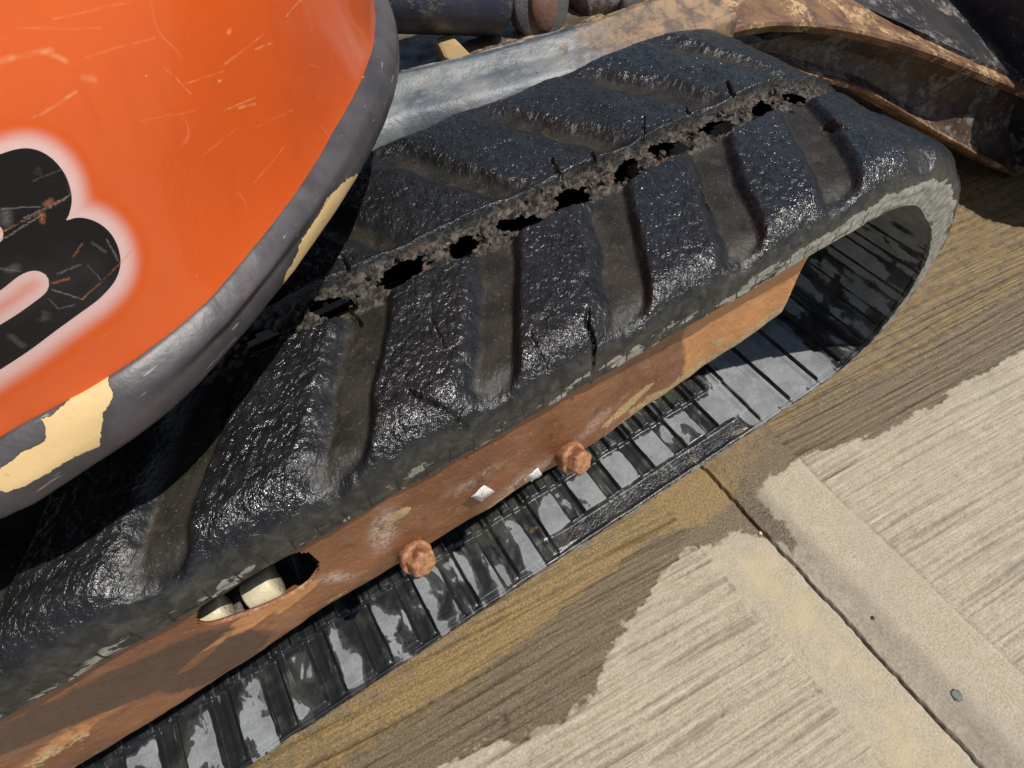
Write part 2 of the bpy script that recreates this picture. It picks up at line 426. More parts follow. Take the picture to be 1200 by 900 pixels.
DIRT = mat_steel('dried_brown_dirt', (.07, .05, .03), (.13, .095, .06), (.20, .15, .09), .55)
CREAM = mat_steel('cream_roller_steel', (.50, .43, .28), (.62, .55, .40), (.22, .17, .10), .6)
MUD = mat_steel('grey_brown_mud', (.022, .019, .016), (.075, .064, .05), (.14, .115, .08), .6, rough=.8, sc=4)
STONE = mat_steel('pebble_stone', (.11, .13, .115), (.16, .17, .15), (.09, .10, .09), .6, sc=4)
m_ = Mat('speckled_white'); WHITE = m_.done(m_.mix(m_.step(m_.noise(900, 2), .45, .6), (.8, .78, .74), (.42, .40, .40)), .5)

# ------------------------------------------------------------------ ground
BR = -.105                         # brushing direction (slope dy/dx)
JX = .3755
def axis(segs):
    out = []
    for a, b, st in segs:
        n = max(1, int(round((b-a)/st))); out.append(np.linspace(a, b, n, endpoint=False))
    out.append([segs[-1][1]]); return np.concatenate(out)
ground = tag(link('ground', raw_mesh('ground', np.array([(-60, -60, -.06), (60, -60, -.06), (60, 60, -.06), (-60, 60, -.06)]), np.array([(0, 1, 2, 3)])), CON), kind='structure')
WETP = [(-.9, -.02), (-.4, -.085), (-.105, -.104), (-.037, -.116), (-.022, -.127), (.03, -.14), (.087, -.137), (.113, -.118), (.156, -.101), (.195, -.096),
        (.222, -.080), (.269, -.069), (.300, -.083), (.321, -.090), (.345, -.082), (.372, -.110), (.388, -.146), (.404, -.140), (.404, -.066), (.432, -.054), (.459, -.060), (.52, -.062),
        (.616, -.097), (.67, -.098), (.726, -.107), (.79, -.104), (.843, -.113), (.914, -.117), (1.2, -.15), (2.2, -.1), (2.0, 1.8), (-1.8, 1.8), (-1.9, .1)]
def ground_fields(X, Y):
    c_, s_ = math.cos(math.atan(BR)), math.sin(math.atan(BR))
    u = X*c_+Y*s_; v = -X*s_+Y*c_
    v2 = v+.004*pn(u*4, v*9, 3)+.0008*pn(u*14, v*30, 5)
    st = pn(u*3.5, v2*135, 1)*.65+pn(u*7, v2*290, 2)*.70+pn(u*2.4, v2*48, 8)*.35
    st = st-.9*smooth(.25, .55, pn(u*5.0, v2*150, 18))
    tex = fbm(X*55, Y*55, 4, 20)
    inb = np.where(X < JX, smooth(.300, .290, X), smooth(.488, .500, X))
    amp = .0024*(.55+.45*smooth(-.3, .4, fbm(u*5, v*16, 2, 30)))
    z = inb*amp*st + .0008*tex*(.6+.6*inb) + .0007*fbm(X*9, Y*9, 2, 40)
    lineL = np.exp(-((X-.293-.002*pn(Y*20, Y*0, 6))/.0022)**2); lineR = np.exp(-((X-.493-.004*pn(Y*12, Y*0, 7))/.0022)**2)
    z -= .0010*lineL+.0011*lineR
    # joint: dropped filler strip beside the crack
    strip = smooth(JX, JX+.002, X)*smooth(.412, .398, X+.003*pn(Y*30, Y*0, 9))
    z -= .0013*strip*(1+.5*fbm(X*150, Y*150, 3, 50))
    z -= .008*smooth(.0026, .0005, np.abs(X-JX-.0015*pn(Y*26, Y*0, 12)-.0012*pn(Y*90, Y*0, 13)))
    for (px, py, r) in [(590, 843, .0045), (1023, 724, .0022), (845, 838, .002), (803, 807, .002)]:
        c = onz(px, py, 0); z -= .8*r*np.exp(-(((X-c[0])**2+(Y-c[1])**2)/r**2))
    P = np.stack([X, Y], -1)
    sd = polysd(P, WETP)+.008*fbm(u*16, v*60, 4, 60)+.007*fbm(u*45, v*130, 4, 66)
    wet = smooth(.010, -.010, sd)
    far = smooth(-.42, -.1, sd)
    och = smooth(-.095, -.02, Y+.02*fbm(X*14, Y*14, 3, 70))*.55
    gb = lambda x, y, rx, ry: np.exp(-(((X-x)/rx)**2+((Y-y)/ry)**2))
    och = och+.9*gb(.33, -.035, .05, .035)+.5*gb(.05, -.03, .2, .02)-.55*gb(.15, -.075, .13, .03)-.6*gb(.25, -.06, .08, .02)-.5*gb(.55, -.05, .12, .03)
    pale = .8*gb(.335, -.13, .045, .05)+.9*gb(.335, -.22, .045, .08)+.9*gb(.33, -.36, .07, .07)+.35*gb(.62, -.2, .2, .05)+.3*gb(.75, -.13, .15, .03)
    dark = .6*smooth(.0026, .0005, np.abs(X-JX-.0015*pn(Y*26, Y*0, 12)))+.16*strip+.35*np.exp(-((X-.412)/.010)**2)*smooth(-.5, -.2, -Y)
    return z, dict(brushed=inb, wet=wet, ochre=np.clip(och, 0, 1), dark=np.clip(dark, 0, 1), hgt=z, pale=np.clip(pale*.9+.5*fbm(X*30, Y*30, 3, 77), 0, 1))
def slab(x0s, y0s):
    X, Y = np.meshgrid(axis(x0s), axis(y0s), indexing='ij')
    z, at = ground_fields(X, Y)
    V = np.stack([X, Y, z], -1)
    # edges turn down
    n, m = X.shape
    nr = grid_normals(V)
    return raw_mesh('concrete_slab', V.reshape(-1, 3), grid_faces(n, m).reshape(-1, 4), {k: a.ravel() for k, a in at.items()}, nr.reshape(-1, 3))
FINE = .0018
YS = [(-2.6, -.6, .05), (-.6, -.47, .008), (-.47, .02, FINE), (.02, .2, .004), (.2, .6, .015), (.6, 3.4, .06)]
s1 = link('concrete_slab', slab([(-3.2, -.6, .05), (-.6, -.2, .008), (-.2, JX, FINE)], YS), CON, ground)
s2 = link('concrete_slab', slab([(JX, .6, FINE), (.6, 1.12, FINE*1.25), (1.12, 1.4, .006), (1.4, 3.98, .05)], YS), CON, ground)
for ix, x in enumerate((-6.83, 3.985, 7.595)):
    me = slab([(0, 3.6, .12)], [(-2.6, 3.4, .12)]); o = link('concrete_slab', me, CON, ground); o.location = (x, 0, -.001)
for x in (-6.83, -3.2, .38, 3.985, 7.595):
    for y in (-6.005, 6.005):
        o = link('concrete_slab', me, CON, ground); o.location = (x, y, -.001)

# ------------------------------------------------------------------ excavator
EX = tag(empty('excavator', (0, 0, 0)), 'small orange and dark grey tracked excavator standing on brushed concrete slabs', 'excavator')

# ---- belt profile (x, z) of the outer face, clockwise seen from the near side
H = .444
RE = [(.30, .444), (.44, .4445), (.497, .438), (.547, .420), (.597, .386), (.645, .333), (.680, .278), (.702, .220), (.711, .165), (.705, .108), (.680, .055), (.635, .019), (.575, .005), (.50, .001), (.36, 0)]
LE = [(-1.3-(x-.30), z) for x, z in RE][::-1]
prof = spline([(-1.0, H), (-.6, H), (-.3, H), (0, H)] + RE + [(.1, 0), (-.3, 0), (-.7, 0), (-1.0, 0)] + LE[1:-1], 24, closed=True)
seg = np.linalg.norm(np.roll(prof, -1, 0)-prof, axis=1); cum = np.concatenate([[0], np.cumsum(seg)])
TOT = cum[-1]; pc = np.vstack([prof, prof[:1]])
def pos(s):
    s = np.mod(s, TOT); return np.interp(s, cum, pc[:, 0]), np.interp(s, cum, pc[:, 1])
def frame(s):
    e = .012; x1, z1 = pos(s-e); x2, z2 = pos(s+e); tx, tz = x2-x1, z2-z1; l = np.hypot(tx, tz)
    return -tz/l, tx/l            # outward normal
S0 = -1.0                         # s=0 sits at x=-1 on the top run, so run coordinate = s-1 there
sB = None
def svals():
    fine_a, fine_b = 1.0-.42, 1.0+.46      # around the visible top run
    end_b = 1.0+1.02
    segs = [(0, fine_a, .01), (fine_a, fine_b, .00135), (fine_b, end_b, .0018), (end_b, TOT, .012)]
    return axis(segs)
WT = .300
def cross_section():
    T0 = .0435
    ys, ds, side = [], [], []
    for d in np.linspace(T0, .030, 8): ys.append(0); ds.append(d); side.append(1)
    for a in np.linspace(0, math.pi/2, 22)[1:]:
        ys.append(.030-.030*math.cos(a)); ds.append(.030-.030*math.sin(a)); side.append(0)
    for y in np.arange(.0314, WT-.015, .00135): ys.append(y); ds.append(0); side.append(0)
    for a in np.linspace(0, math.pi/2, 14)[1:]:
        ys.append(WT-.014+.014*math.sin(a)); ds.append(.030-.030*math.cos(a)); side.append(0)
    for d in np.linspace(.030, T0, 4)[1:]: ys.append(WT); ds.append(d); side.append(1)
    return np.array(ys), np.array(ds), np.array(side)
ss = svals(); yc, dc, side = cross_section()
S, Y = np.meshgrid(ss, yc, indexing='ij'); D0 = np.broadcast_to(dc, S.shape).copy()
U = S-1.0                          # equals world x on the top run
PIT = .1068
wob = .006*fbm(U*9, Y*9, 2, 3)
# near half grooves
def groove(U, Y, x0, slope, yr, hw, lowend):
    k = (U+wob-x0-slope*(Y-yr))/PIT
    f = (k-np.round(k))*PIT         # signed distance (in x) to the groove centre
    return f, np.round(k)
fn, kn = groove(U, Y, -.0305, .62, .005, .02, 0)
ff, kf = groove(U, Y, .092, -.55, .150, .02, 0)
hwn = .0180+.003*pn(kn*3.1, kn*1.7, 4)
# left wall gentle, right wall steep
nzg = .006*fbm(U*35, Y*35, 3, 43)
gn = smooth(-hwn-.012, -hwn+.008, fn+nzg)*smooth(hwn+.006, hwn-.004, fn+nzg*.5)
gn *= smooth(-.004, .014, Y+.004*pn(U*30, Y*5, 6)-.25*np.abs(fn))
gn *= smooth(.150, .120, Y)*(1-.7*smooth(.50, .53, U)*smooth(1.2, 1.1, U))
gf = smooth(-.024, -.003, ff+nzg)*smooth(.024, .004, ff+nzg)*smooth(.150, .172, Y)*(1-.6*smooth(.50, .53, U)*smooth(1.2, 1.1, U))
gf *= smooth(WT-.004, WT-.045, Y)
gapc = .1385+.0012*pn(U*22, U*0, 9)
gapm = smooth(.0185, .0150, np.abs(Y-gapc)+np.where(Y > gapc, .0006, .0030)*fbm(U*90, Y*90, 2, 15))
half_near = Y < gapc
G = np.where(half_near, gn, gf)
depth = np.where(half_near, .0085, .0065)*G
depth = np.maximum(depth, gapm*(.0065+.0050*fbm(U*75, Y*75, 3, 17)+.004*np.abs(fbm(U*160, Y*160, 3, 19))))
# holes worn through at the centre
HX = [-.243, -.189, -.136, -.083, -.031, .021, .077, .130, .179, .229, .288, .336, .390, .440, .485]
HX = [HX[0]-.0535*i for i in range(14, 0, -1)] + HX
hole = np.zeros_like(U)
HR = []
for i, hx in enumerate(HX):
    a = .0098+.0075*abs(math.sin(i*2.1+.4)); b = .0098+.0030*abs(math.sin(i*3.7+1)); HR.append((hx, a, b))
    sel = np.abs(ss-1-hx) < .03
    uu, yy = U[sel], Y[sel]
    dy = yy-.1360-.003*math.sin(i*5.1); dx = uu-hx-.75*dy*math.sin(i*1.9+.5)
    r = (np.abs(dx/a)**2.0+np.abs(dy/b)**2.4)**(1/2.2)+.55*fbm(uu*75+i, yy*75, 3, 23)+.35*fbm(uu*190, yy*190, 2, 24)
    hole[sel] = np.maximum(hole[sel], smooth(1.18, .92, r))
depth = depth*(1-hole)+hole*.007
lugm = np.clip(1-G-gapm, 0, 1)*(1-hole)
# surface roughness
rough = .0013*fbm(U*110, Y*110, 3, 31, .7)+.0017*(.3-np.abs(fbm(U*60, Y*80, 3, 33)))+.0012*(.3-np.abs(pn(U*170+Y*60, Y*240-U*60, 37)))
big = .0017*fbm(U*17, Y*17, 3, 35)
shoulder_fac = 1-.75*smooth(.004, .02, D0)
rr = (rough*.62*(.25+.75*lugm)*shoulder_fac+big*(.4+.6*lugm))*(1-.8*side[None])
# lug tops crowned, cracks
ridge_ = .0022*np.exp(-((Y-gapc-.0195)/.0022)**2)*(1-hole)
crown = ridge_+.0012*smooth(.0, .05, np.abs(np.where(half_near, fn, ff)))*lugm
crk = np.zeros_like(U)
def crack(pts, w=.0011, dp=.006):
    global crk
    pts = np.array([onz(a, b, H-.005)[:2] for a, b in pts])
    lo, hi = pts.min(0)-.01, pts.max(0)+.01
    sel = (ss-1 > lo[0]) & (ss-1 < hi[0])
    P = np.stack([U[sel], Y[sel]], -1); best = np.full(P.shape[:2], 9.)
    for a, b in zip(pts[:-1], pts[1:]):
        e = b-a; t = np.clip(((P-a)@e)/(e@e), 0, 1); best = np.minimum(best, np.linalg.norm(P-a-t[..., None]*e, axis=-1))
    best = best+.0008*pn(U[sel]*400, Y[sel]*400, 2)
    crk[sel] = np.maximum(crk[sel], dp*smooth(w, w*.2, best)); 
crack([(690, 366), (688, 378), (697, 392), (698, 415), (694, 432)], .0016, .008)
crack([(480, 462), (520, 478), (560, 492), (575, 500)], .0014, .005)
crack([(970, 142), (985, 152), (992, 153)], .0022, .007)
crack([(646, 190), (652, 204), (660, 214)], .0014, .006)
crack([(753, 143), (754, 158), (752, 168)], .0014, .006)
crack([(692, 178), (697, 192)], .0014, .006)
crack([(802, 128), (806, 140)], .0014, .006); crack([(850, 100), (858, 117)], .002, .007)
crack([(405, 345), (412, 365), (420, 375)], .0016, .006); crack([(505, 378), (520, 405)], .0012, .004)
crack([(400, 305), (410, 320)], .0016, .006); crack([(560, 262), (570, 280)], .0014, .004)
crack([(820, 215), (832, 240)], .0012, .004); crack([(620, 395), (640, 425)], .001, .003)
def thick_at(s):
    b_ = smooth(1.50, 1.85, s)*smooth(TOT-.3, TOT-.5, s); e_ = smooth(1.48, 1.62, s)*smooth(2.05, 1.85, s)
    return .0435*(1-b_)+.0305*b_+.014*e_
NX, NZ = frame(ss); PX, PZ = pos(ss)
TS = thick_at(ss)
DS = np.where(D0 > .0301, .030+(D0-.030)*((TS-.030)/.0135)[:, None], D0)
dn = DS+depth*smooth(.034, .016, D0)-rr-crown+.0028+crk
isbot = ((U > .35) & (U < 2.6)).astype(float)
Yd = Y+.0016*fbm(U*40, D0*200+Y*10, 3, 41)*(Y < .03)+.005*(Y > .2)*pn(U*18, U*0, 44)*smooth(.2, .28, Y)
V = np.stack([PX[:, None]-NX[:, None]*dn*1.0, Yd, PZ[:, None]-NZ[:, None]*dn], -1)
V[..., 0] = PX[:, None]-(NX[:, None])*dn
V[..., 2] = PZ[:, None]-(NZ[:, None])*dn
n, m = U.shape
nr = grid_normals(V)
Fc = grid_faces(n, m)
# check direction of the normals: on the top run they must point up
if nr[np.searchsorted(ss, 1.0), m//2, 2] < 0: nr = -nr; Fc = Fc[..., ::-1]
def fa(a): return (a[:-1, :-1]+a[1:, :-1]+a[:-1, 1:]+a[1:, 1:])/4
holeF = fa(hole) > .72
lip = smooth(.012, .034, D0)*(Y < .1)*(.52+.26*smooth(.25, .42, U)*smooth(1.0, .7, U)+.06*smooth(-.1, .2, U)) + .20*smooth(.006, .02, D0)*(Y < .1)*smooth(.33, .42, U)*smooth(1.1, .9, U)*.8
def px2(px, py): return onz(px, py, H-.004)
attrs = dict(lug=lugm, gap=np.clip(gapm*1.2, 0, 1), depth=D0, run=U, lip=lip)
attrs = {k: a.reshape(-1) for k, a in attrs.items()}
Vf = V.reshape(-1, 3); Nf = nr.reshape(-1, 3)
lugF = (fa(lugm) > .5) & (fa(D0) < .016) & ~holeF
nearF = fa(half_near.astype(float)) > .5
# lug index: which interval between two grooves
ikn = np.floor((U+wob-(-.0305)-.62*(Y-.005))/PIT); ikf = np.floor((U+wob-.092+.55*(Y-.150))/PIT)
lugid = np.where(nearF, ikn[:-1, :-1], ikf[:-1, :-1]+500).astype(int)
visible_run = (fa(U) > -.42) & (fa(U) < .98)
lugF &= visible_run
track = link('rubber_track', sub_mesh('rubber_track', Vf, Fc[~lugF & ~holeF], attrs, Nf), RUB, EX)
for lid in np.unique(lugid[lugF]):
    f = Fc[lugF & (lugid == lid)]
    if len(f) < 400: 
        o = link('tread_edge', sub_mesh('tread_edge', Vf, f, attrs, Nf), RUB, track); o['kind'] = 'stuff'; o.name = 'tread_scrap'
        continue
    link('tread_lug', sub_mesh('tread_lug', Vf, f, attrs, Nf), RUB, track)

# ---- inner face of the belt
si = axis([(0, .55, .01), (.55, 1.9, .004), (1.9, 3.15, .0016), (3.15, TOT, .012)])
yi = np.concatenate([[0.0], np.arange(.0012, .125, .0018), np.arange(.125, WT, .004), [WT]])
Si, Yi = np.meshgrid(si, yi, indexing='ij')
NX, NZ = frame(si); PX, PZ = pos(si)
bot = smooth(1.50, 1.95, si)*smooth(TOT-.3, TOT-.5, si)
thick = thick_at(si)-.0005
# centre-line coordinate of the bottom run: world x
sx = np.interp(si, cum, pc[:, 0]*0+cum)  # arc length
sbot = 1.0+ (TOT)                         # placeholder
# world x on bottom run = XB - s
j = np.argmin(np.abs(prof[:, 1])+np.abs(prof[:, 0]-.1)); XB = prof[j, 0]+cum[j]
xb = XB-si                                # equals world x on the straight bottom
q = ((xb-(-.001))/.0570)
fq = (q-np.floor(q))*.0570                # 0..pitch ; channel from 0 to .0215, block after
bl = (1-.75*smooth(.64, .68, xb))*smooth(.0195, .0215, fq)*smooth(.0570, .0552, fq)
mid = smooth(.0015, .0040, Yi)
wr = .0005*fbm(Si*60, Yi*60, 3, 51)
lift = (.0058*bl[:, None]+.0012*smooth(.010, .013, fq)[:, None]*smooth(.0195, .018, fq)[:, None])*smooth(.006, .010, Yi)
# glossy ledge with two beads along the lip between x=.14 and .46
led = (smooth(.10, .17, xb)*smooth(.50, .43, xb))[:, None]*smooth(.031, .029, Yi)
lift = lift*(1-led)-.002*led
lift = lift+.0030*np.exp(-((Yi-.0035)/.0014)**2)+.0028*(smooth(.135, .15, xb)*smooth(.475, .45, xb))[:, None]*np.exp(-((Yi-.030)/.0013)**2)
# step and teeth where the frame stands
teeth = smooth(.082, .084, Yi)*smooth(.50, .44, xb)[:, None]*(.006+.003*np.sign(np.sin(Si*2*math.pi/.0285)))
lift = lift+teeth*bot[:, None]
lift = lift*bot[:, None]+wr
dni = thick[:, None]+lift
Vi = np.stack([PX[:, None]-NX[:, None]*dni, Yi+.0012*fbm(Si*40, Yi*3, 3, 55)*(Yi < .01), PZ[:, None]-NZ[:, None]*dni], -1)
nri = -grid_normals(Vi)
Fi = grid_faces(len(si), len(yi), True)
if nri[np.argmin(np.abs(XB-si-.1)), 20, 2] < 0: nri = -nri; Fi = Fi[..., ::-1]
holei = np.zeros_like(Si)
for hx, a, b in HR:
    sel = np.abs(si-1-hx) < .03
    r = (np.abs((Si[sel]-1-hx)/(a*1.35+.003))**2.6+np.abs((Yi[sel]-.145)/(b*1.3+.014))**2.6)
    holei[sel] = np.maximum(holei[sel], (r < 1.2)*1.0)
keep = fa(holei) < .5
dry = .50+.10*np.sin(q[:, None]*7.1)+.42*smooth(.40, .47, xb)[:, None]*smooth(.68, .60, xb)[:, None]+.12*smooth(.66, .72, xb)[:, None]-.35*(smooth(.33, .15, xb)*smooth(.1, .15, xb))[:, None]*0
xbr = np.floor(q)
dry = dry+.16*np.sin(xbr*12.9898)[:, None]-.25*(1-bl)[:, None]*smooth(.5, .4, xb)[:, None]-.5*led
dry = dry-.4*smooth(.07, .085, Yi)*smooth(.52, .44, xb)[:, None]-2*smooth(1.52, 1.46, si)[:, None]+.10*smooth(.1, -.05, xb)[:, None]
for e_ in (0.0205, .0565, -.0005):
    dry = dry-.9*np.exp(-((fq-e_)/.0013)**2)[:, None]*bot[:, None]
bead = np.clip(.7*led+.5*smooth(.08, .085, Yi)*bot[:, None], 0, 1)
ai = {'dry': np.clip(dry, 0, 1.2)+Yi*0, 'bead': bead+Yi*0}
ai = {k: a.reshape(-1) for k, a in ai.items()}
Vif = Vi.reshape(-1, 3); Nif = nri.reshape(-1, 3)
blF = np.broadcast_to(((bl[:-1]+bl[1:])/2 > .45)[:, None], Fi.shape[:2]) & (fa(Yi) < .083) & (fa(Yi) > .008) & ((fa(xb[:, None]+Yi*0) > -.32) & (fa(xb[:, None]+Yi*0) < .95)) & (fa(led+Yi*0) < .5)
inner = link('inner_belt_face', sub_mesh('inner_belt_face', Vif, Fi[keep & ~blF], ai, Nif), INN, EX)
bid = np.broadcast_to(xbr[:-1, None], Fi.shape[:2])
for b in np.unique(bid[blF]):
    link('inner_rib', sub_mesh('inner_rib', Vif, Fi[blF & (bid == b)], ai, Nif), INN, inner)

# ---- mud in the torn centre line
def clump(bm, c, r, seed, sub=2, flat=.7):
    res = bmesh.ops.create_icosphere(bm, subdivisions=sub, radius=1)
    rs = random.Random(seed); ax = [rs.uniform(.7, 1.3) for _ in range(3)]
    for v in res['verts']:
        p = np.array(v.co); k = 1+.45*float(pn(np.array([p[0]*1.7+seed]), np.array([p[1]*1.7+p[2]*2.3]), 5)[0])
        v.co = Vector((p[0]*r*k*ax[0]+c[0], p[1]*r*k*ax[1]+c[1], p[2]*r*k*flat+c[2]))
bm = bmesh.new()
for i in range(230):
    x = random.uniform(-.3, .5); y = .1375+random.gauss(0, .0095)
    if any(((x-hx)/(a*.95))**2+((y-.1365)/(b*.9))**2 < 1 for hx, a, b in HR): continue
    clump(bm, (x, y, H-.0075+random.uniform(-.002, .003)), random.uniform(.0008, .0029), i, 2 if random.random() < .5 else 1)
o = bm_obj('packed_mud', bm, MUD, track, False); o['kind'] = 'stuff'

# ------------------------------------------------------------------ track frame
def FYX(x): return .006+.015*smooth(.10, .30, x)
FY = .006
bx = [(-.62, ony(100, 897, .006)[2])]
for px, py in [(100, 897), (193, 840), (287, 780), (340, 745), (397, 707), (567, 603), (640, 557), (710, 513), (797, 453), (890, 390), (912, 372), (930, 345), (938, 320)]:
    yv = .006
    for _ in range(6): yv = float(FYX(ony(px, py, yv)[0]))
    c_ = ony(px, py, yv); bx.append((c_[0], c_[2]))
print('bx', bx)
XEND = bx[-1][0]
xs = np.linspace(-.62, XEND, 580)
bz = np.interp(xs, [a for a, b in bx], [b for a, b in bx])
bz = bz+.0016*fbm(xs*30, xs*0, 3, 61)
tz = np.full_like(xs, .412)
tz = np.where(xs > XEND-.015, np.interp(xs, [XEND-.015, XEND], [.412, .385]), tz)
tt = np.concatenate([np.linspace(-.10, 0, 7)[:-1], np.linspace(0, 1, 105)])
Xf, Tf = np.meshgrid(xs, tt, indexing='ij')
Tc = np.clip(Tf, 0, 1)
Zf = bz[:, None]+(tz-bz)[:, None]*Tc
# below t=0 the plate turns in under itself
ang = np.clip(-Tf/.10, 0, 1)*math.pi/2
Yf = FYX(Xf)+.0035*fbm(Xf*9, Zf*9, 3, 63)+.0008*fbm(Xf*60, Zf*60, 3, 64)
Yf = Yf-.003*np.exp(-((Zf-bz[:, None]-.03)/.03)**2)*(.5+1.2*fbm(Xf*14, Xf*0, 2, 66))
Yf = Yf+.010*(1-np.cos(ang)) + np.where(Tf < 0, .02*(-Tf/.10), 0)
Yf = Yf+.006*np.exp(-(Tc/.03))
Zf = Zf-.004*np.sin(ang)
# slot
SLOT = np.array([ony(a, b, FY)[[0, 2]] for a, b in [(229, 717), (243, 704), (288, 677), (320, 658), (345, 647), (362, 647), (375, 657), (375, 669), (360, 688), (328, 706), (297, 719), (268, 729), (245, 735), (231, 731)]])
P = np.stack([Xf, Zf], -1); sds = polysd(P, SLOT)
Yf = FYX(Xf)+(Yf-FYX(Xf))*smooth(0, .02, np.clip(sds, 0, 1))
Vp = np.stack([Xf, Yf, Zf], -1)
pxs = topx(Vp.reshape(-1, 3)).reshape(*Xf.shape, 2)
def blob(px, py, rx, ry, ang=0.0):
    c = ony(px, py, FY); k = FPX/np.linalg.norm(c-CAMP)   # pixels per metre there
    a = math.radians(ang); dx = Xf-c[0]; dz = Zf-c[2]
    u = dx*math.cos(a)+dz*math.sin(a); v = -dx*math.sin(a)+dz*math.cos(a)
    return np.exp(-((u*k/rx)**2+(v*k/ry)**2)**1.5)
darkm = 1.1*blob(150, 800, 90, 40, 0)+1.1*blob(255, 775, 50, 36)+.8*blob(20, 860, 40, 25)+.35*blob(480, 620, 50, 60)+.3*blob(600, 560, 80, 30)  # mask for the darker brown patches of the plate
darkm -= .9*blob(230, 775, 28, 10, 20)
tanm = blob(465, 603, 24, 12, 25)+.95*blob(575, 595, 44, 9, 10)+.80*np.exp(-((Zf-bz[:, None]-.016)/.014)**2)*smooth(.13, .26, Xf)+.35*np.exp(-((Zf-bz[:, None]-.006)/.005)**2)
tanm += .55*blob(60, 880, 60, 14)+.85*blob(745, 480, 50, 11, 8)+.5*blob(400, 694, 24, 5, 12)+.5*blob(850, 415, 60, 12, 8)
oram = smooth(.24, .30, Xf+.25*(Zf-.33))+blob(300, 722, 62, 18, 8)+.8*blob(350, 700, 34, 8, 20)+.6*blob(100, 850, 90, 18, 5)+.5*blob(30, 820, 50, 20)
sheenm = blob(448, 620, 16, 42, -15)+.9*blob(612, 562, 40, 16, 10)+.8*blob(520, 632, 16, 9)+.8*blob(395, 675, 26, 9, -55)+.7*blob(560, 500+60, 30, 12)+.5*blob(700, 500, 40, 12, 10)+.5*blob(560, 640, 30, 10, 10)+.04  # blobs that place the painted sheen
attf = dict(sheen_or_dust=np.clip(sheenm, 0, 1), wet=np.clip(darkm, 0, 1), tan=np.clip(tanm, 0, 1), ora=np.clip(oram, 0, 1))  # wet holds the darker brown patch mask
keepf = fa(sds) > -.0006
nf_ = grid_normals(Vp)
Ff = grid_faces(*Xf.shape)
if nf_[200, 60, 1] > 0: nf_ = -nf_; Ff = Ff[..., ::-1]
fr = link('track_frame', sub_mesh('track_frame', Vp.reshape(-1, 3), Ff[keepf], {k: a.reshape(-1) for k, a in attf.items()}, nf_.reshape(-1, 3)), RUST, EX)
# back of the frame: top, far side and nose so that it is a closed box
bm = bmesh.new()
def boxbm(bm, x0, x1, y0, y1, z0, z1):
    vs = [bm.verts.new(p) for p in [(x0, y0, z0), (x1, y0, z0), (x1, y1, z0), (x0, y1, z0), (x0, y0, z1), (x1, y0, z1), (x1, y1, z1), (x0, y1, z1)]]
    for f in [(0, 3, 2, 1), (4, 5, 6, 7), (0, 1, 5, 4), (1, 2, 6, 5), (2, 3, 7, 6), (3, 0, 4, 7)]:
        bm.faces.new([vs[i] for i in f])
boxbm(bm, -.62, .36, .235, .247, .24, .33)
boxbm(bm, .345, .360, .035, .235, .29, .36)
boxbm(bm, .05, .42, .250, .257, .20, .392)
o = bm_obj('frame_box', bm, WEB, fr, False); bevel(o, .003)
# rounded lip round the slot
sl = spline([(a[0], a[1]) for a in SLOT], 6, closed=True)
ctr = sl.mean(0); rows = []
for k in range(7):
    a = k/6*math.pi*.9; off = .0020*(1-math.cos(a))-.0030; dy = -.0012*math.sin(a)+(.0035 if k == 6 else .0045*(1-math.cos(a))*.6)
    nrm = (sl-ctr)/np.linalg.norm(sl-ctr, axis=1, keepdims=True)
    rows.append(np.stack([sl[:, 0]-nrm[:, 0]*off, np.full(len(sl), FY+.0004+dy), sl[:, 1]-nrm[:, 1]*off], -1))
R = np.array(rows); R = np.concatenate([R, R[:, :1]], 1)
me = raw_mesh('slot_lip', R.reshape(-1, 3), grid_faces(*R.shape[:2]).reshape(-1, 4), dict(sheen_or_dust=np.full(R.size//3, .1), wet=np.full(R.size//3, .15), tan=np.full(R.size//3, .3), ora=np.full(R.size//3, .45)))
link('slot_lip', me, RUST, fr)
# bolts
def bolt(px, py, rot):
    c = ony(px, py, FYX(.08)-.010); q_ = Vector((.30, -1, .42)).normalized().to_track_quat('Z', 'Y')
    bm = bmesh.new()
    def rings(P, n, r0=0):
        R = [[bm.verts.new((r*math.cos(2*math.pi*k/n+r0), r*math.sin(2*math.pi*k/n+r0), h)) for k in range(n)] for r, h in P]
        for a, b in zip(R[:-1], R[1:]):
            for k in range(n): bm.faces.new([a[k], a[(k+1) % n], b[(k+1) % n], b[k]])
        bm.faces.new(R[-1])
    rings([(.0120, -.012), (.0150, -.004), (.0158, -.0005), (.0156, .0018), (.0142, .0030)], 32)
    rings([(.0131, .0028), (.0133, .0120), (.0118, .0142), (.0070, .0152)], 6, rot)
    bmesh.ops.recalc_face_normals(bm, faces=bm.faces)
    o = bm_obj('bolt', bm, BOLT, fr, False); o.rotation_euler = q_.to_euler(); o.location = Vector(c); o.scale = (.88,)*3
    bevel(o, .0008, 2); o['label'] = 'orange rusty hex bolt head at the lower edge of the frame'
bolt(488, 653, .3); bolt(671, 537, .9)
# small white squares on the frame
for (px, py, w, a) in [(566, 579, .0105, .35), (627, 557, .0085, .2)]:
    c = ony(px, py, FY-.0095)
    V4 = []
    for i in range(4):
        for j in range(4):
            u = (i/3-.5)*w*1.25; v = (j/3-.5)*w*1.9
            V4.append((c[0]+u*math.cos(a)-v*math.sin(a), c[1]+.0006*math.sin(i*2+j), c[2]+u*math.sin(a)+v*math.cos(a)))
    V4 = np.array(V4).reshape(4, 4, 3)
    me = raw_mesh('white_square', V4.reshape(-1, 3), grid_faces(4, 4).reshape(-1, 4)); o = link('white_square', me, WHITE, fr)
    o['label'] = 'small flat white square on the rusty frame'
    sm = o.modifiers.new('t', 'SOLIDIFY'); sm.thickness = .0004
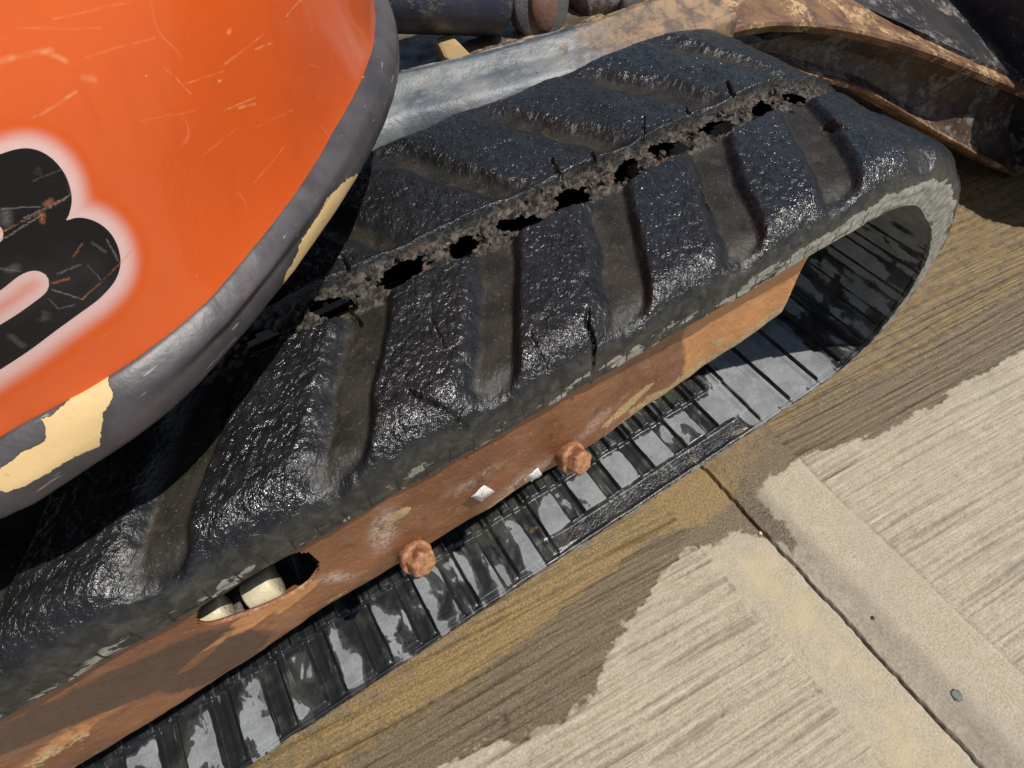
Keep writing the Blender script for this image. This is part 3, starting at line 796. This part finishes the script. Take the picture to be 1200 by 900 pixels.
# roller parts seen through the slot
def lathe(name, profile, mat, parent, loc, axis_=(0, 1, 0), n=40, rot=None):
    bm = bmesh.new(); rings = []
    for r, h in profile:
        rings.append([bm.verts.new((r*math.cos(2*math.pi*i/n), r*math.sin(2*math.pi*i/n), h)) for i in range(n)])
    for a, b in zip(rings[:-1], rings[1:]):
        for i in range(n): bm.faces.new([a[i], a[(i+1) % n], b[(i+1) % n], b[i]])
    bmesh.ops.remove_doubles(bm, verts=bm.verts, dist=1e-6); bmesh.ops.recalc_face_normals(bm, faces=bm.faces)
    o = bm_obj(name, bm, mat, parent); o.rotation_euler = Vector(axis_).to_track_quat('Z', 'Y').to_euler(); o.location = loc
    return o
def seg_cyl(px, py, y, r, ln, mat, name):
    c = ony(px, py, y)
    return lathe(name, [(0, -ln/2), (r*.86, -ln/2), (r, -ln/2+r*.14), (r, ln/2-r*.14), (r*.86, ln/2), (0, ln/2)], mat, fr, Vector(c), (1, .0, .12))
seg_cyl(249, 722, .0205, .0105, .022, CREAM, 'grease_fitting_block')
seg_cyl(308, 690, .0225, .0125, .021, CREAM, 'grease_fitting_block')
seg_cyl(280, 706, .033, .011, .034, WEB, 'tension_rod')
bm = bmesh.new(); boxbm(bm, -.24, .0, .110, .116, .25, .345); o = bm_obj('inner_frame_wall', bm, WEB, fr, False)
# track rollers below the frame and the idler wheel at the front, the sprocket at the back
def wheel(name, x, z, r, y0, y1):
    w = y1-y0
    return lathe(name, [(0, -w/2), (r*.35, -w/2), (r*.4, -w*.3), (r*.8, -w*.3), (r*.86, -w/2), (r, -w/2+.006), (r, w/2-.006), (r*.86, w/2), (r*.8, w*.3), (r*.4, w*.3), (r*.35, w/2), (0, w/2)], WEB, fr, (x, (y0+y1)/2, z))
for x in (-.45, -.24, -.016+.005, .165): wheel('track_roller', x, .125, .085, .115, .185)
wheel('idler_wheel', .31, .215, .165, .125, .175)
wheel('drive_sprocket', -.93, .222, .17, .125, .175)

# ------------------------------------------------------------------ counterweight and rim
CX, CY = -.22, .44
outl = [onz(px, py, .519)[:2] for px, py in [(-120, 670), (0, 617), (100, 555), (200, 484), (280, 401), (328, 343), (383, 268), (429, 195), (459, 130), (470, 72)]]
an = [math.atan2(p[1]-CY, p[0]-CX) for p in outl]; rd = [math.hypot(p[0]-CX, p[1]-CY) for p in outl]
print('rim', [(round(a, 2), round(r, 3)) for a, r in zip(an, rd)])
a0, a1 = an[0], an[-1]; base_r = .40
th = np.concatenate([np.linspace(a1+.25, a0-.35+2*math.pi, 90), axis([(a0-.35, a1+.25, .0034)])[1:]-0*1])
th = axis([(a0-.55, a1+.35, .0036)])
th2 = np.linspace(a1+.35, a0-.55+2*math.pi, 80)[1:-1]
TH = np.concatenate([th, th2, [th[0]+2*math.pi]])
knots_a = [a0-.55-1.2, a0-.9] + an + [a1+.5, a1+1.2, a1+2.2]
knots_r = [base_r, (rd[0]+base_r)/2] + rd + [rd[-1]-.004, base_r, base_r]
ka = np.array(knots_a+[knots_a[0]+2*math.pi]); kr = np.array(knots_r+[knots_r[0]])
sp = spline(np.stack([ka, kr], 1), 10)
spa = np.concatenate([sp[:, 0]-2*math.pi, sp[:, 0], sp[:, 0]+2*math.pi]); spr = np.tile(sp[:, 1], 3)
o_ = np.argsort(spa, kind='stable'); RO_ = np.interp(TH, spa[o_], spr[o_])
k_ = np.ones(9)/9; pad = np.concatenate([RO_[-26:-1], RO_, RO_[1:26]]); RO_ = np.convolve(pad, k_, 'same')[25:-25]
# rim section: (outset, z) from the upper inner corner round the outside to the underside
def rim_section():
    return spline([(-.016, .5455), (-.0135, .5470), (-.0105, .5455), (-.0060, .5410), (-.0022, .5355), (-.0002, .5315), (.0002, .527), (-.0008, .5215), (-.0026, .5180), (-.007, .5165), (-.03, .516), (-.08, .516)], 7)
rs_ = rim_section()
INF = np.interp(TH, [an[0], an[2], an[3], an[4], an[6], an[7], an[9]], [1.0, 1.0, .65, .25, .45, .75, .95])
A, J = np.meshgrid(np.arange(len(TH)), np.arange(len(rs_)), indexing='ij')
_zt = smooth(.5315, .541, rs_)[:, 1] if False else smooth(.5300, .5400, rs_[:, 1])
RR = RO_[A]+rs_[J, 0]+.0100*(1-INF[A])*_zt[J]+.0003*fbm(TH[A]*9, rs_[J, 1]*60, 2, 81)
Vr = np.stack([CX+RR*np.cos(TH[A]), CY+RR*np.sin(TH[A]), rs_[J, 1]-.0035*(1-INF[A])*_zt[J]+.0004*fbm(TH[A]*30, rs_[J, 1]*90, 2, 82)], -1)
pr_ = topx(Vr.reshape(-1, 3)).reshape(*A.shape, 2)
chips = [[(-60, 600), (-20, 575), (0, 548), (18, 538), (28, 528), (52, 518), (54, 500), (47, 490), (62, 487), (80, 470), (127, 430), (129, 452), (133, 465), (121, 485), (118, 512), (117, 525), (95, 533), (60, 552), (34, 566), (8, 578), (0, 575), (-40, 606)],
         [(420, 203), (414, 222), (402, 246), (380, 276), (352, 312), (331, 334), (334, 322), (346, 300), (356, 278), (371, 255), (388, 226), (402, 214)],
         [(216, 398), (224, 389), (233, 391), (226, 398), (218, 404)], [(160, 450), (178, 441), (174, 447), (158, 457)]]
sdr = np.full(A.shape, 99.)
face = np.cos(TH[A]-math.atan2(CAMP[1]-CY, CAMP[0]-CX)) > -.2
for ch in chips: sdr = np.minimum(sdr, polysd(pr_, ch)+(3 if len(ch) < 8 else 0))
sdr = np.where(face, sdr, 99)
nrr = grid_normals(Vr); Fr = grid_faces(*A.shape)
iv = np.argmin(np.abs(TH-(-.9)))
if nrr[iv, len(rs_)//2, 1] > 0: nrr = -nrr; Fr = Fr[..., ::-1]
def topouter(Vb): pass
# body wall above the rim: bulges outward a little, leans in higher up
hz = np.concatenate([np.arange(.539, .80, .0020), np.linspace(.80, 1.25, 30)[1:]])
A2, Z2 = np.meshgrid(np.arange(len(TH)), hz, indexing='ij')
boff = -.0130+.012*smooth(.545, .66, Z2)-.10*smooth(.75, 1.4, Z2)
boff = boff+.0100*(1-INF[A2])*smooth(.70, .56, Z2)
RB = RO_[A2]+boff+.0006*fbm(TH[A2]*6, Z2*8, 2, 83)
Vb = np.stack([CX+RB*np.cos(TH[A2]), CY+RB*np.sin(TH[A2]), Z2], -1)
nb = grid_normals(Vb); Fb = grid_faces(*A2.shape)
if nb[iv, 40, 1] > 0: nb = -nb; Fb = Fb[..., ::-1]
pb = topx(Vb.reshape(-1, 3)).reshape(*A2.shape, 2)
D8 = [(-60, 110), (0, 92), (50, 76), (100, 71), (150, 85), (195, 118), (230, 165), (248, 215), (253, 255), (247, 290), (233, 325), (262, 316), (300, 317), (345, 333), (385, 365), (412, 410), (424, 460), (420, 500), (400, 545), (350, 600), (290, 645), (200, 710), (100, 785), (0, 850), (-80, 900), (-160, 905), (-230, 850), (-245, 760), (-215, 660), (-170, 600), (-215, 540), (-235, 440), (-215, 300), (-150, 180)]
C1 = [(-110, 640), (0, 572), (60, 525), (100, 505), (135, 503), (165, 520), (173, 550), (160, 580), (120, 612), (60, 655), (0, 692), (-110, 760), (-140, 750), (-160, 710), (-150, 670)]
C2 = [(-110, 385), (-40, 352), (0, 343), (9, 355), (12, 375), (8, 392), (0, 402), (-60, 436), (-110, 450), (-135, 420)]
cv = lambda L: [(x/3, 150+y/3) for x, y in L]
front = np.cos(TH[A2]-math.atan2(CAMP[1]-CY, CAMP[0]-CX)) > 0
s8 = polysd(pb, cv([tuple(p) for p in spline(D8, 3, True)]))
s8 = np.maximum(s8, -np.minimum(polysd(pb, cv([tuple(p) for p in spline(C1, 3, True)])), polysd(pb, cv([tuple(p) for p in spline(C2, 3, True)]))))
s8 = np.where(front & (Z2 < .9), s8, 999.)
def segd(P, a, b):
    a = np.array(a, float); b = np.array(b, float); e = b-a; t = np.clip(((P-a)@e)/(e@e), 0, 1)
    return np.linalg.norm(P-a-t[..., None]*e, axis=-1), t
mark = np.zeros(A2.shape)
drip = np.zeros(A2.shape)
for pts in [[(135, 70), (150, 110), (160, 155)], [(180, 85), (200, 130), (215, 190)], [(318, 5), (325, 60), (340, 130), (352, 190)], [(95, 100), (110, 145), (120, 170)], [(240, 180), (270, 200), (275, 250)]]:
    for a, b in zip(pts[:-1], pts[1:]):
        d, t = segd(pb, a, b); drip = np.maximum(drip, smooth(9, 1, d+3*pn(pb[..., 0]/14, pb[..., 1]/14, 3)))
drip = np.where(front, drip, 0)
body = link('counterweight', sub_mesh('counterweight', Vb.reshape(-1, 3), Fb[~(fa(s8) < 36)], dict(mark=mark.reshape(-1), drip=drip.reshape(-1)), nb.reshape(-1, 3)), ORA, EX)
rim = link('bumper_rim', sub_mesh('bumper_rim', Vr.reshape(-1, 3), Fr.reshape(-1, 4), dict(sd=sdr.reshape(-1)), nrr.reshape(-1, 3)), RIM, body)
scrd = np.zeros(A2.shape)
for a, b, w in [((0, 275), (80, 230), 1.0), ((0, 268), (60, 245), .9), ((95, 350), (165, 287), .9), ((80, 405), (160, 320), .9), ((0, 238), (45, 239), .5)]:
    d, t = segd(pb, a, b); scrd = np.maximum(scrd, smooth(w*1.3, w*.4, d))
dm = fa(s8) < 36
Vd = Vb
link('number_decal', sub_mesh('number_decal', Vd.reshape(-1, 3), Fb[dm], dict(sd=s8.reshape(-1), scratch=scrd.reshape(-1)), nb.reshape(-1, 3)), DEC, body)['label'] = 'black number 8 with a pale pink glow printed on orange panel'
# individual scratches, fixed to the panel as segments in its own space
def surf(px, py):
    d = ((pb-np.array([px, py]))**2).sum(-1)+np.where(front, 0, 1e6); k = np.unravel_index(np.argmin(d), d.shape)
    return Vb[k]
def scratch(mat, L):
    """adds straight scratches (px ends, half width in mm, strength) to a material's base colour"""
    t = mat.node_tree; base = t.nodes['Principled BSDF'].inputs['Base Color']; src = base.links[0].from_socket
    co = t.nodes.new('ShaderNodeTexCoord').outputs['Object']
    wn = t.nodes.new('ShaderNodeTexNoise'); wn.inputs['Scale'].default_value = 45; wn.inputs['Detail'].default_value = 3
    wv = t.nodes.new('ShaderNodeVectorMath'); wv.operation = 'MULTIPLY_ADD'; t.links.new(wn.outputs['Color'], wv.inputs[0])
    wv.inputs[1].default_value = (.0014,)*3; t.links.new(co, wv.inputs[2]); co = wv.outputs[0]
    bn = t.nodes.new('ShaderNodeTexNoise'); bn.inputs['Scale'].default_value = 260; bn.inputs['Detail'].default_value = 3
    def vm(op, a, b=None):
        n = t.nodes.new('ShaderNodeVectorMath'); n.operation = op
        for k, v in enumerate((a, b)):
            if v is None: continue
            if isinstance(v, bpy.types.NodeSocket): t.links.new(v, n.inputs[k])
            else: n.inputs[k].default_value = v
        return n
    def mm(op, a, b=0.0, clamp=False):
        n = t.nodes.new('ShaderNodeMath'); n.operation = op; n.use_clamp = clamp
        for k, v in enumerate((a, b)):
            if isinstance(v, bpy.types.NodeSocket): t.links.new(v, n.inputs[k])
            else: n.inputs[k].default_value = v
        return n.outputs[0]
    for a, b, w, st, col in L:
        A3 = np.array(surf(*a)); B3 = np.array(surf(*b)); E3 = B3-A3
        if E3@E3 < 1e-8: continue
        off = np.array([.0007]*3)
        rel = vm('SUBTRACT', co, tuple(A3+off)).outputs[0]
        tt_ = mm('MULTIPLY', vm('DOT_PRODUCT', rel, tuple(E3)).outputs['Value'], float(1/(E3@E3)), True)
        sc_ = t.nodes.new('ShaderNodeVectorMath'); sc_.operation = 'SCALE'; sc_.inputs[0].default_value = tuple(E3); t.links.new(tt_, sc_.inputs['Scale'])
        dist = vm('LENGTH', vm('SUBTRACT', rel, sc_.outputs[0]).outputs[0]).outputs['Value']
        k = mm('SUBTRACT', 1.0, mm('MULTIPLY', dist, 1000.0/w), True)
        k = mm('MULTIPLY', k, mm('MULTIPLY', mm('SUBTRACT', bn.outputs['Fac'], .30), 3.0*st, True), True)
        mx = t.nodes.new('ShaderNodeMix'); mx.data_type = 'RGBA'
        t.links.new(k, mx.inputs[0]); t.links.new(src, mx.inputs[6]); mx.inputs[7].default_value = (*col, 1); src = mx.outputs[2]
    t.links.new(src, base)
PK = (.86, .34, .15)
scratch(ORA, [((0, 72), (58, 56), 1.1, .7, PK), ((56, 56), (75, 72), 1.2, .7, PK), ((38, 137), (88, 105), .7, .8, PK), ((96, 90), (113, 94), 1.6, .7, PK), ((262, 76), (308, 42), .6, .9, PK),
    ((298, 58), (320, 48), .6, .8, PK), ((335, 17), (353, 0), .6, 1, PK), ((190, 76), (223, 111), .6, .8, PK), ((262, 130), (300, 116), .6, .8, PK), ((280, 126), (298, 122), .9, .7, PK),
    ((296, 214), (332, 174), .6, .8, PK), ((240, 182), (275, 150), .5, .5, PK), ((268, 35), (268, 41), 1.3, 1, PK), ((218, 96), (262, 82), .5, .6, PK), ((355, 70), (400, 92), .4, .5, PK), ((60, 22), (150, 6), .5, .4, PK),
    ((100, 66), (180, 40), .5, .35, PK), ((370, 20), (398, 90), .5, .35, PK), ((385, 10), (420, 60), .5, .35, PK), ((300, 150), (345, 128), .5, .5, PK), ((20, 30), (120, 38), .5, .3, PK), ((160, 140), (230, 128), .4, .35, PK),
    ((330, 60), (350, 150), .6, .25, (.45, .05, .008)), ((90, 85), (120, 165), .8, .25, (.45, .05, .008))])
GW = (.32, .31, .30); OR_ = (.62, .20, .09)
scratch(DEC, [((0, 272), (80, 232), .5, .9, OR_), ((0, 277), (50, 250), .5, .8, GW), ((30, 258), (84, 229), .5, .7, GW), ((95, 350), (155, 292), .6, .9, OR_), ((86, 410), (165, 318), .35, .5, (.40, .10, .05)),
    ((0, 241), (48, 239), .4, .7, GW), ((60, 337), (97, 352), .5, .8, GW), ((84, 302), (96, 287), .6, .6, OR_), ((62, 334), (77, 326), .8, .7, OR_), ((66, 318), (92, 310), .6, .5, GW), ((53, 236), (58, 233), 1.3, .8, OR_),
    ((48, 258), (51, 251), 1.3, .8, OR_), ((125, 283), (138, 305), .5, .6, GW), ((110, 285), (124, 298), .8, .35, GW), ((0, 318), (22, 322), .7, .5, GW), ((55, 350), (68, 365), .4, .5, GW), ((10, 395), (25, 405), 1.6, .3, GW), ((70, 365), (88, 356), .5, .5, GW),
    ((6, 255), (8, 257), 2.4, .5, GW), ((14, 315), (17, 317), 2., .4, GW), ((40, 210), (75, 200), .4, .3, GW), ((100, 310), (120, 330), .4, .5, GW)])
# cap and floor of the house
bm = bmesh.new()
step_ = 6
idx = list(range(0, len(TH)-1, step_))
vt = [bm.verts.new(Vb[i, -1]) for i in idx]; bm.faces.new(vt)
o = bm_obj('engine_cover', bm, ORA, body, False)
bm = bmesh.new(); vt = [bm.verts.new((CX+(RO_[i]-.02)*math.cos(TH[i]), CY+(RO_[i]-.02)*math.sin(TH[i]), .5165)) for i in idx]; bm.faces.new(vt)
o = bm_obj('floor_plate', bm, WEB, body, False)
lathe('slew_ring', [(0, -.04), (.2, -.04), (.2, .04), (0, .04)], WEB, EX, (-.22, .62, .477), (0, 0, 1), 48)

# ------------------------------------------------------------------ far side: beam, arm, blade, links
def sweep(name, curve, section, mat, parent, kinds=None, rough=.0006):
    """curve: n points; section: function(i, t) -> list of (dy, dz) ; builds a strip of quads"""
    rows = []
    for i, c in enumerate(curve):
        rows.append([(c[0]+s[2] if len(s) > 2 else c[0], c[1]+s[0], c[2]+s[1]) for s in section(i/(len(curve)-1))])
    R = np.array(rows, float)
    if rough:
        nn = grid_normals(R); R = R+nn*rough*fbm(R[..., 0]*60, (R[..., 1]+R[..., 2])*60, 3, 90)[..., None]
    return link(name, raw_mesh(name, R.reshape(-1, 3), grid_faces(*R.shape[:2]).reshape(-1, 4)), mat, parent)
def dense(pts, n=14): return [tuple(p) for p in spline(pts, n)]
# ridge of the beam at y about .335
ridge = [(-.9, .360, .430), (-.2, .352, .432), (.05, .350, .433)] + [tuple(onz(px, py, .432)) for px, py in [(460, 127), (580, 96), (700, 61), (780, 31), (850, 5)]]
sec = spline([(-.022, -.12), (-.022, -.05), (-.020, -.022), (-.012, -.006), (0, 0), (.008, .0015), (.016, .003), (.030, .011), (.034, .011), (.036, .004), (.036, -.12)], 6)
sweep('undercarriage_beam', dense(ridge), lambda t: [(a, b*(1-.72*float(smooth(.80, .97, t))) if b < -.01 else b) for a, b in sec], SLATE, EX, rough=.0012)
# blade arm: lip curve
def curve_px(L, n=14): return spline([tuple(ony(px, py, y)) for px, py, y in L], n)
def resample(C, n):
    l = np.concatenate([[0], np.cumsum(np.linalg.norm(np.diff(C, axis=0), axis=1))]); t = np.linspace(0, l[-1], n)
    return np.stack([np.interp(t, l, C[:, k]) for k in range(3)], -1)
def ruled(name, curves, mat, parent, n=150, m=10, rough=.0012, thick=.0):
    C = [resample(c, n) for c in curves]; rows = []
    for a, b in zip(C[:-1], C[1:]):
        for k in range(m): rows.append(a+(b-a)*k/m)
    rows.append(C[-1]); R = np.array(rows)
    nn = grid_normals(R); R = R+nn*rough*(fbm(R[..., 0]*40, (R[..., 1]+R[..., 2])*40, 4, 90)+.4*fbm(R[..., 0]*160, (R[..., 1]+R[..., 2])*160, 2, 91))[..., None]
    return link(name, raw_mesh(name, R.reshape(-1, 3), grid_faces(*R.shape[:2]).reshape(-1, 4)), mat, parent)
arm = empty('blade_arm'); arm.parent = EX
LIP = [(745, 72, .335), (800, 50, .33), (832, 40, .33), (860, 35, .33), (890, 29, .33), (920, 27, .325), (960, 29, .315), (1000, 35, .30), (1045, 46, .28), (1090, 60, .255), (1145, 82, .225), (1210, 110, .195), (1275, 140, .17)]
lip_c = curve_px(LIP)
brd_c = curve_px([(770, 30, .40), (830, 6, .40), (880, -14, .40), (930, -22, .40), (970, -14, .385), (1000, 0, .37), (1045, 25, .34), (1090, 49, .295), (1145, 74, .245), (1212, 104, .21), (1277, 134, .185)])
ruled('arm_top_plate', [lip_c+np.array([0, .004, -.012]), lip_c+np.array([0, .0, -.003]), lip_c+np.array([0, .002, .001]), brd_c], GOLD, arm, rough=.0018)
crest = curve_px([(935, -24, .41), (985, -24, .42), (1060, -20, .42), (1140, -10, .42), (1225, 20, .40), (1290, 40, .38)])
back = curve_px([(930, -60, .60), (1000, -70, .62), (1080, -70, .65), (1160, -80, .68), (1260, -80, .70)])
b2 = resample(brd_c, 200)[80:]
ruled('arm_cover_plate', [b2+np.array([0, -.001, -.004]), b2+np.array([0, 0, .006]), crest, back], BLACK, arm, rough=.003)
fl_c = curve_px([(880, 74, .33), (900, 78, .33), (935, 83, .325), (965, 91, .315), (1000, 101, .30), (1030, 113, .28), (1090, 149, .235), (1145, 180, .18), (1212, 216, .115), (1275, 250, .06)])
l2 = resample(lip_c, 200)[60:]
f2 = resample(fl_c, 140)
l2r = resample(l2, 140)
ruled('arm_web', [l2r+np.array([0, .002, -.009]), l2r*.92+f2*.08+np.array([0, .026, -.002]), l2r*.5+f2*.5+np.array([0, .038, 0]), f2+np.array([0, .026, .012]), f2+np.array([0, .012, .004])], WEB, arm, rough=.003, n=140)
ruled('arm_flange', [fl_c+np.array([0, .028, .007]), fl_c+np.array([0, .005, .002]), fl_c, fl_c+np.array([0, .001, -.006]), fl_c+np.array([0, .05, -.012])], GOLD, arm, rough=.0015, m=4)
# dozer blade standing off to the right
bl_pts = []
bladec = [(0.0, .003), (.02, .05), (.035, .12), (.035, .24), (.02, .38), (.0, .47)]
bp = spline(bladec, 8)
ys_ = np.linspace(-.075, 1.35, 40)
rows = [[(1.330-b[0], y, b[1]) for b in bp] + [(1.346-b[0], y, b[1]) for b in bp[::-1]] + [(1.330-bp[0][0], y, bp[0][1])] for y in ys_]
R = np.array(rows)
me = raw_mesh('dozer_blade', R.reshape(-1, 3), grid_faces(*R.shape[:2]).reshape(-1, 4))
link('dozer_blade', me, BLACK, EX)
# lift cylinder, link plate, pins beyond the beam
def tube(name, a, b, prof_, mat, parent, n=40):
    a = Vector(a); b = Vector(b); d = b-a; L_ = d.length
    return lathe(name, [(r, t*L_-L_/2) for r, t in prof_], mat, parent, (a+b)/2, tuple(d.normalized()), n)
ca = ony(430, -6, .52); cb = ony(588, 4, .52)
tube('blade_cylinder', ca-(cb-ca)*1.2, cb, [(0, 0), (.036, 0), (.036, .97), (.033, .985), (.026, 1.0), (0, 1.0)], NAVY, EX)
lc = ony(631, 4, .50)
lk = lathe('link_plate', [(0, -.012), (.036, -.012), (.039, -.009), (.039, .009), (.036, .012), (0, .012)], LINK, EX, Vector(lc), (-.1, -1, .25), 48)
pn_ = lathe('pivot_pin', [(0, -.01), (.0235, -.01), (.0235, .006), (.021, .009), (0, .0095)], PIN, lk, (0, 0, .010), (0, 0, 1), 40); pn_.scale = (.8, 1.2, 1)
p1 = ony(690, 2, .50); p2 = ony(760, -12, .50)
tube('pivot_bush', ony(672, 2, .52), ony(722, -12, .52), [(0, 0), (.030, 0), (.033, .06), (.033, .94), (.030, 1), (0, 1)], WEB, EX)
tube('pivot_tube', ony(715, 2, .51), ony(800, -30, .51), [(0, 0), (.028, 0), (.030, .05), (.030, 1), (0, 1)], LINK, EX)
# grimy belly plate beneath and a bright steel wedge lying on it
X, Yg = np.meshgrid(np.linspace(.0, .75, 160), np.linspace(.385, .95, 120), indexing='ij')
Z = .385-.05*smooth(.45, .7, X)+.010*fbm(X*14, Yg*14, 3, 95)+.003*fbm(X*60, Yg*60, 3, 96)
link('belly_plate', raw_mesh('belly_plate', np.stack([X, Yg, Z], -1).reshape(-1, 3), grid_faces(*X.shape).reshape(-1, 4)), DIRT, EX)
bm = bmesh.new()
top = [onz(px, py, .408) for px, py in [(509, 44), (528, 38), (556, 66), (541, 76), (520, 66)]]
vt = [bm.verts.new(p) for p in top]; vb = [bm.verts.new(p+np.array([.004, .01, -.04])) for p in top]
bm.faces.new(vt); bm.faces.new(vb[::-1])
for i in range(5): bm.faces.new([vt[i], vb[i], vb[(i+1) % 5], vt[(i+1) % 5]])
bmesh.ops.recalc_face_normals(bm, faces=bm.faces)
TANM = mat_steel('dried_tan_mud', (.36, .25, .12), (.48, .34, .17), (.25, .16, .08), .6)
o = bm_obj('mud_lump', bm, TANM, EX, False); bevel(o, .004)
# far track (only its outline is known)
bm = bmesh.new()
nn = 60
for y in (1.02, 1.30):
    pass
pr2 = prof[::8]
va = [bm.verts.new((p[0], 1.02, p[1])) for p in pr2]; vb = [bm.verts.new((p[0], 1.30, p[1])) for p in pr2]
for i in range(len(pr2)):
    k = (i+1) % len(pr2); bm.faces.new([va[i], va[k], vb[k], vb[i]])
bmesh.ops.recalc_face_normals(bm, faces=bm.faces)
o = bm_obj('far_rubber_track', bm, WEB, EX); sm = o.modifiers.new('t', 'SOLIDIFY'); sm.thickness = .04; sm.offset = -1

# ------------------------------------------------------------------ loose bits on the slabs
def pebble(px, py, r, label, mat, seed, flat=.55):
    c = onz(px, py, 0); bm = bmesh.new(); clump(bm, (0, 0, 0), r, seed, 3, flat)
    o = bm_obj('pebble', bm, mat); o.location = (c[0], c[1], r*flat*.55); tag(o, label, 'pebble')
pebble(1121, 815, .0060, 'flat grey green pebble on the smooth slab margin near the bottom right corner', STONE, 3, .13)
pebble(891, 625, .0020, 'tiny pale pebble lying in the joint between the slabs beside the wet patch', CREAM, 5)
pebble(1023, 724, .0016, 'tiny dark pebble on the smooth margin right of the slab joint', WEB, 8)
print('tris', sum(len(o.data.polygons)*2 for o in bpy.data.objects if o.type == 'MESH'))
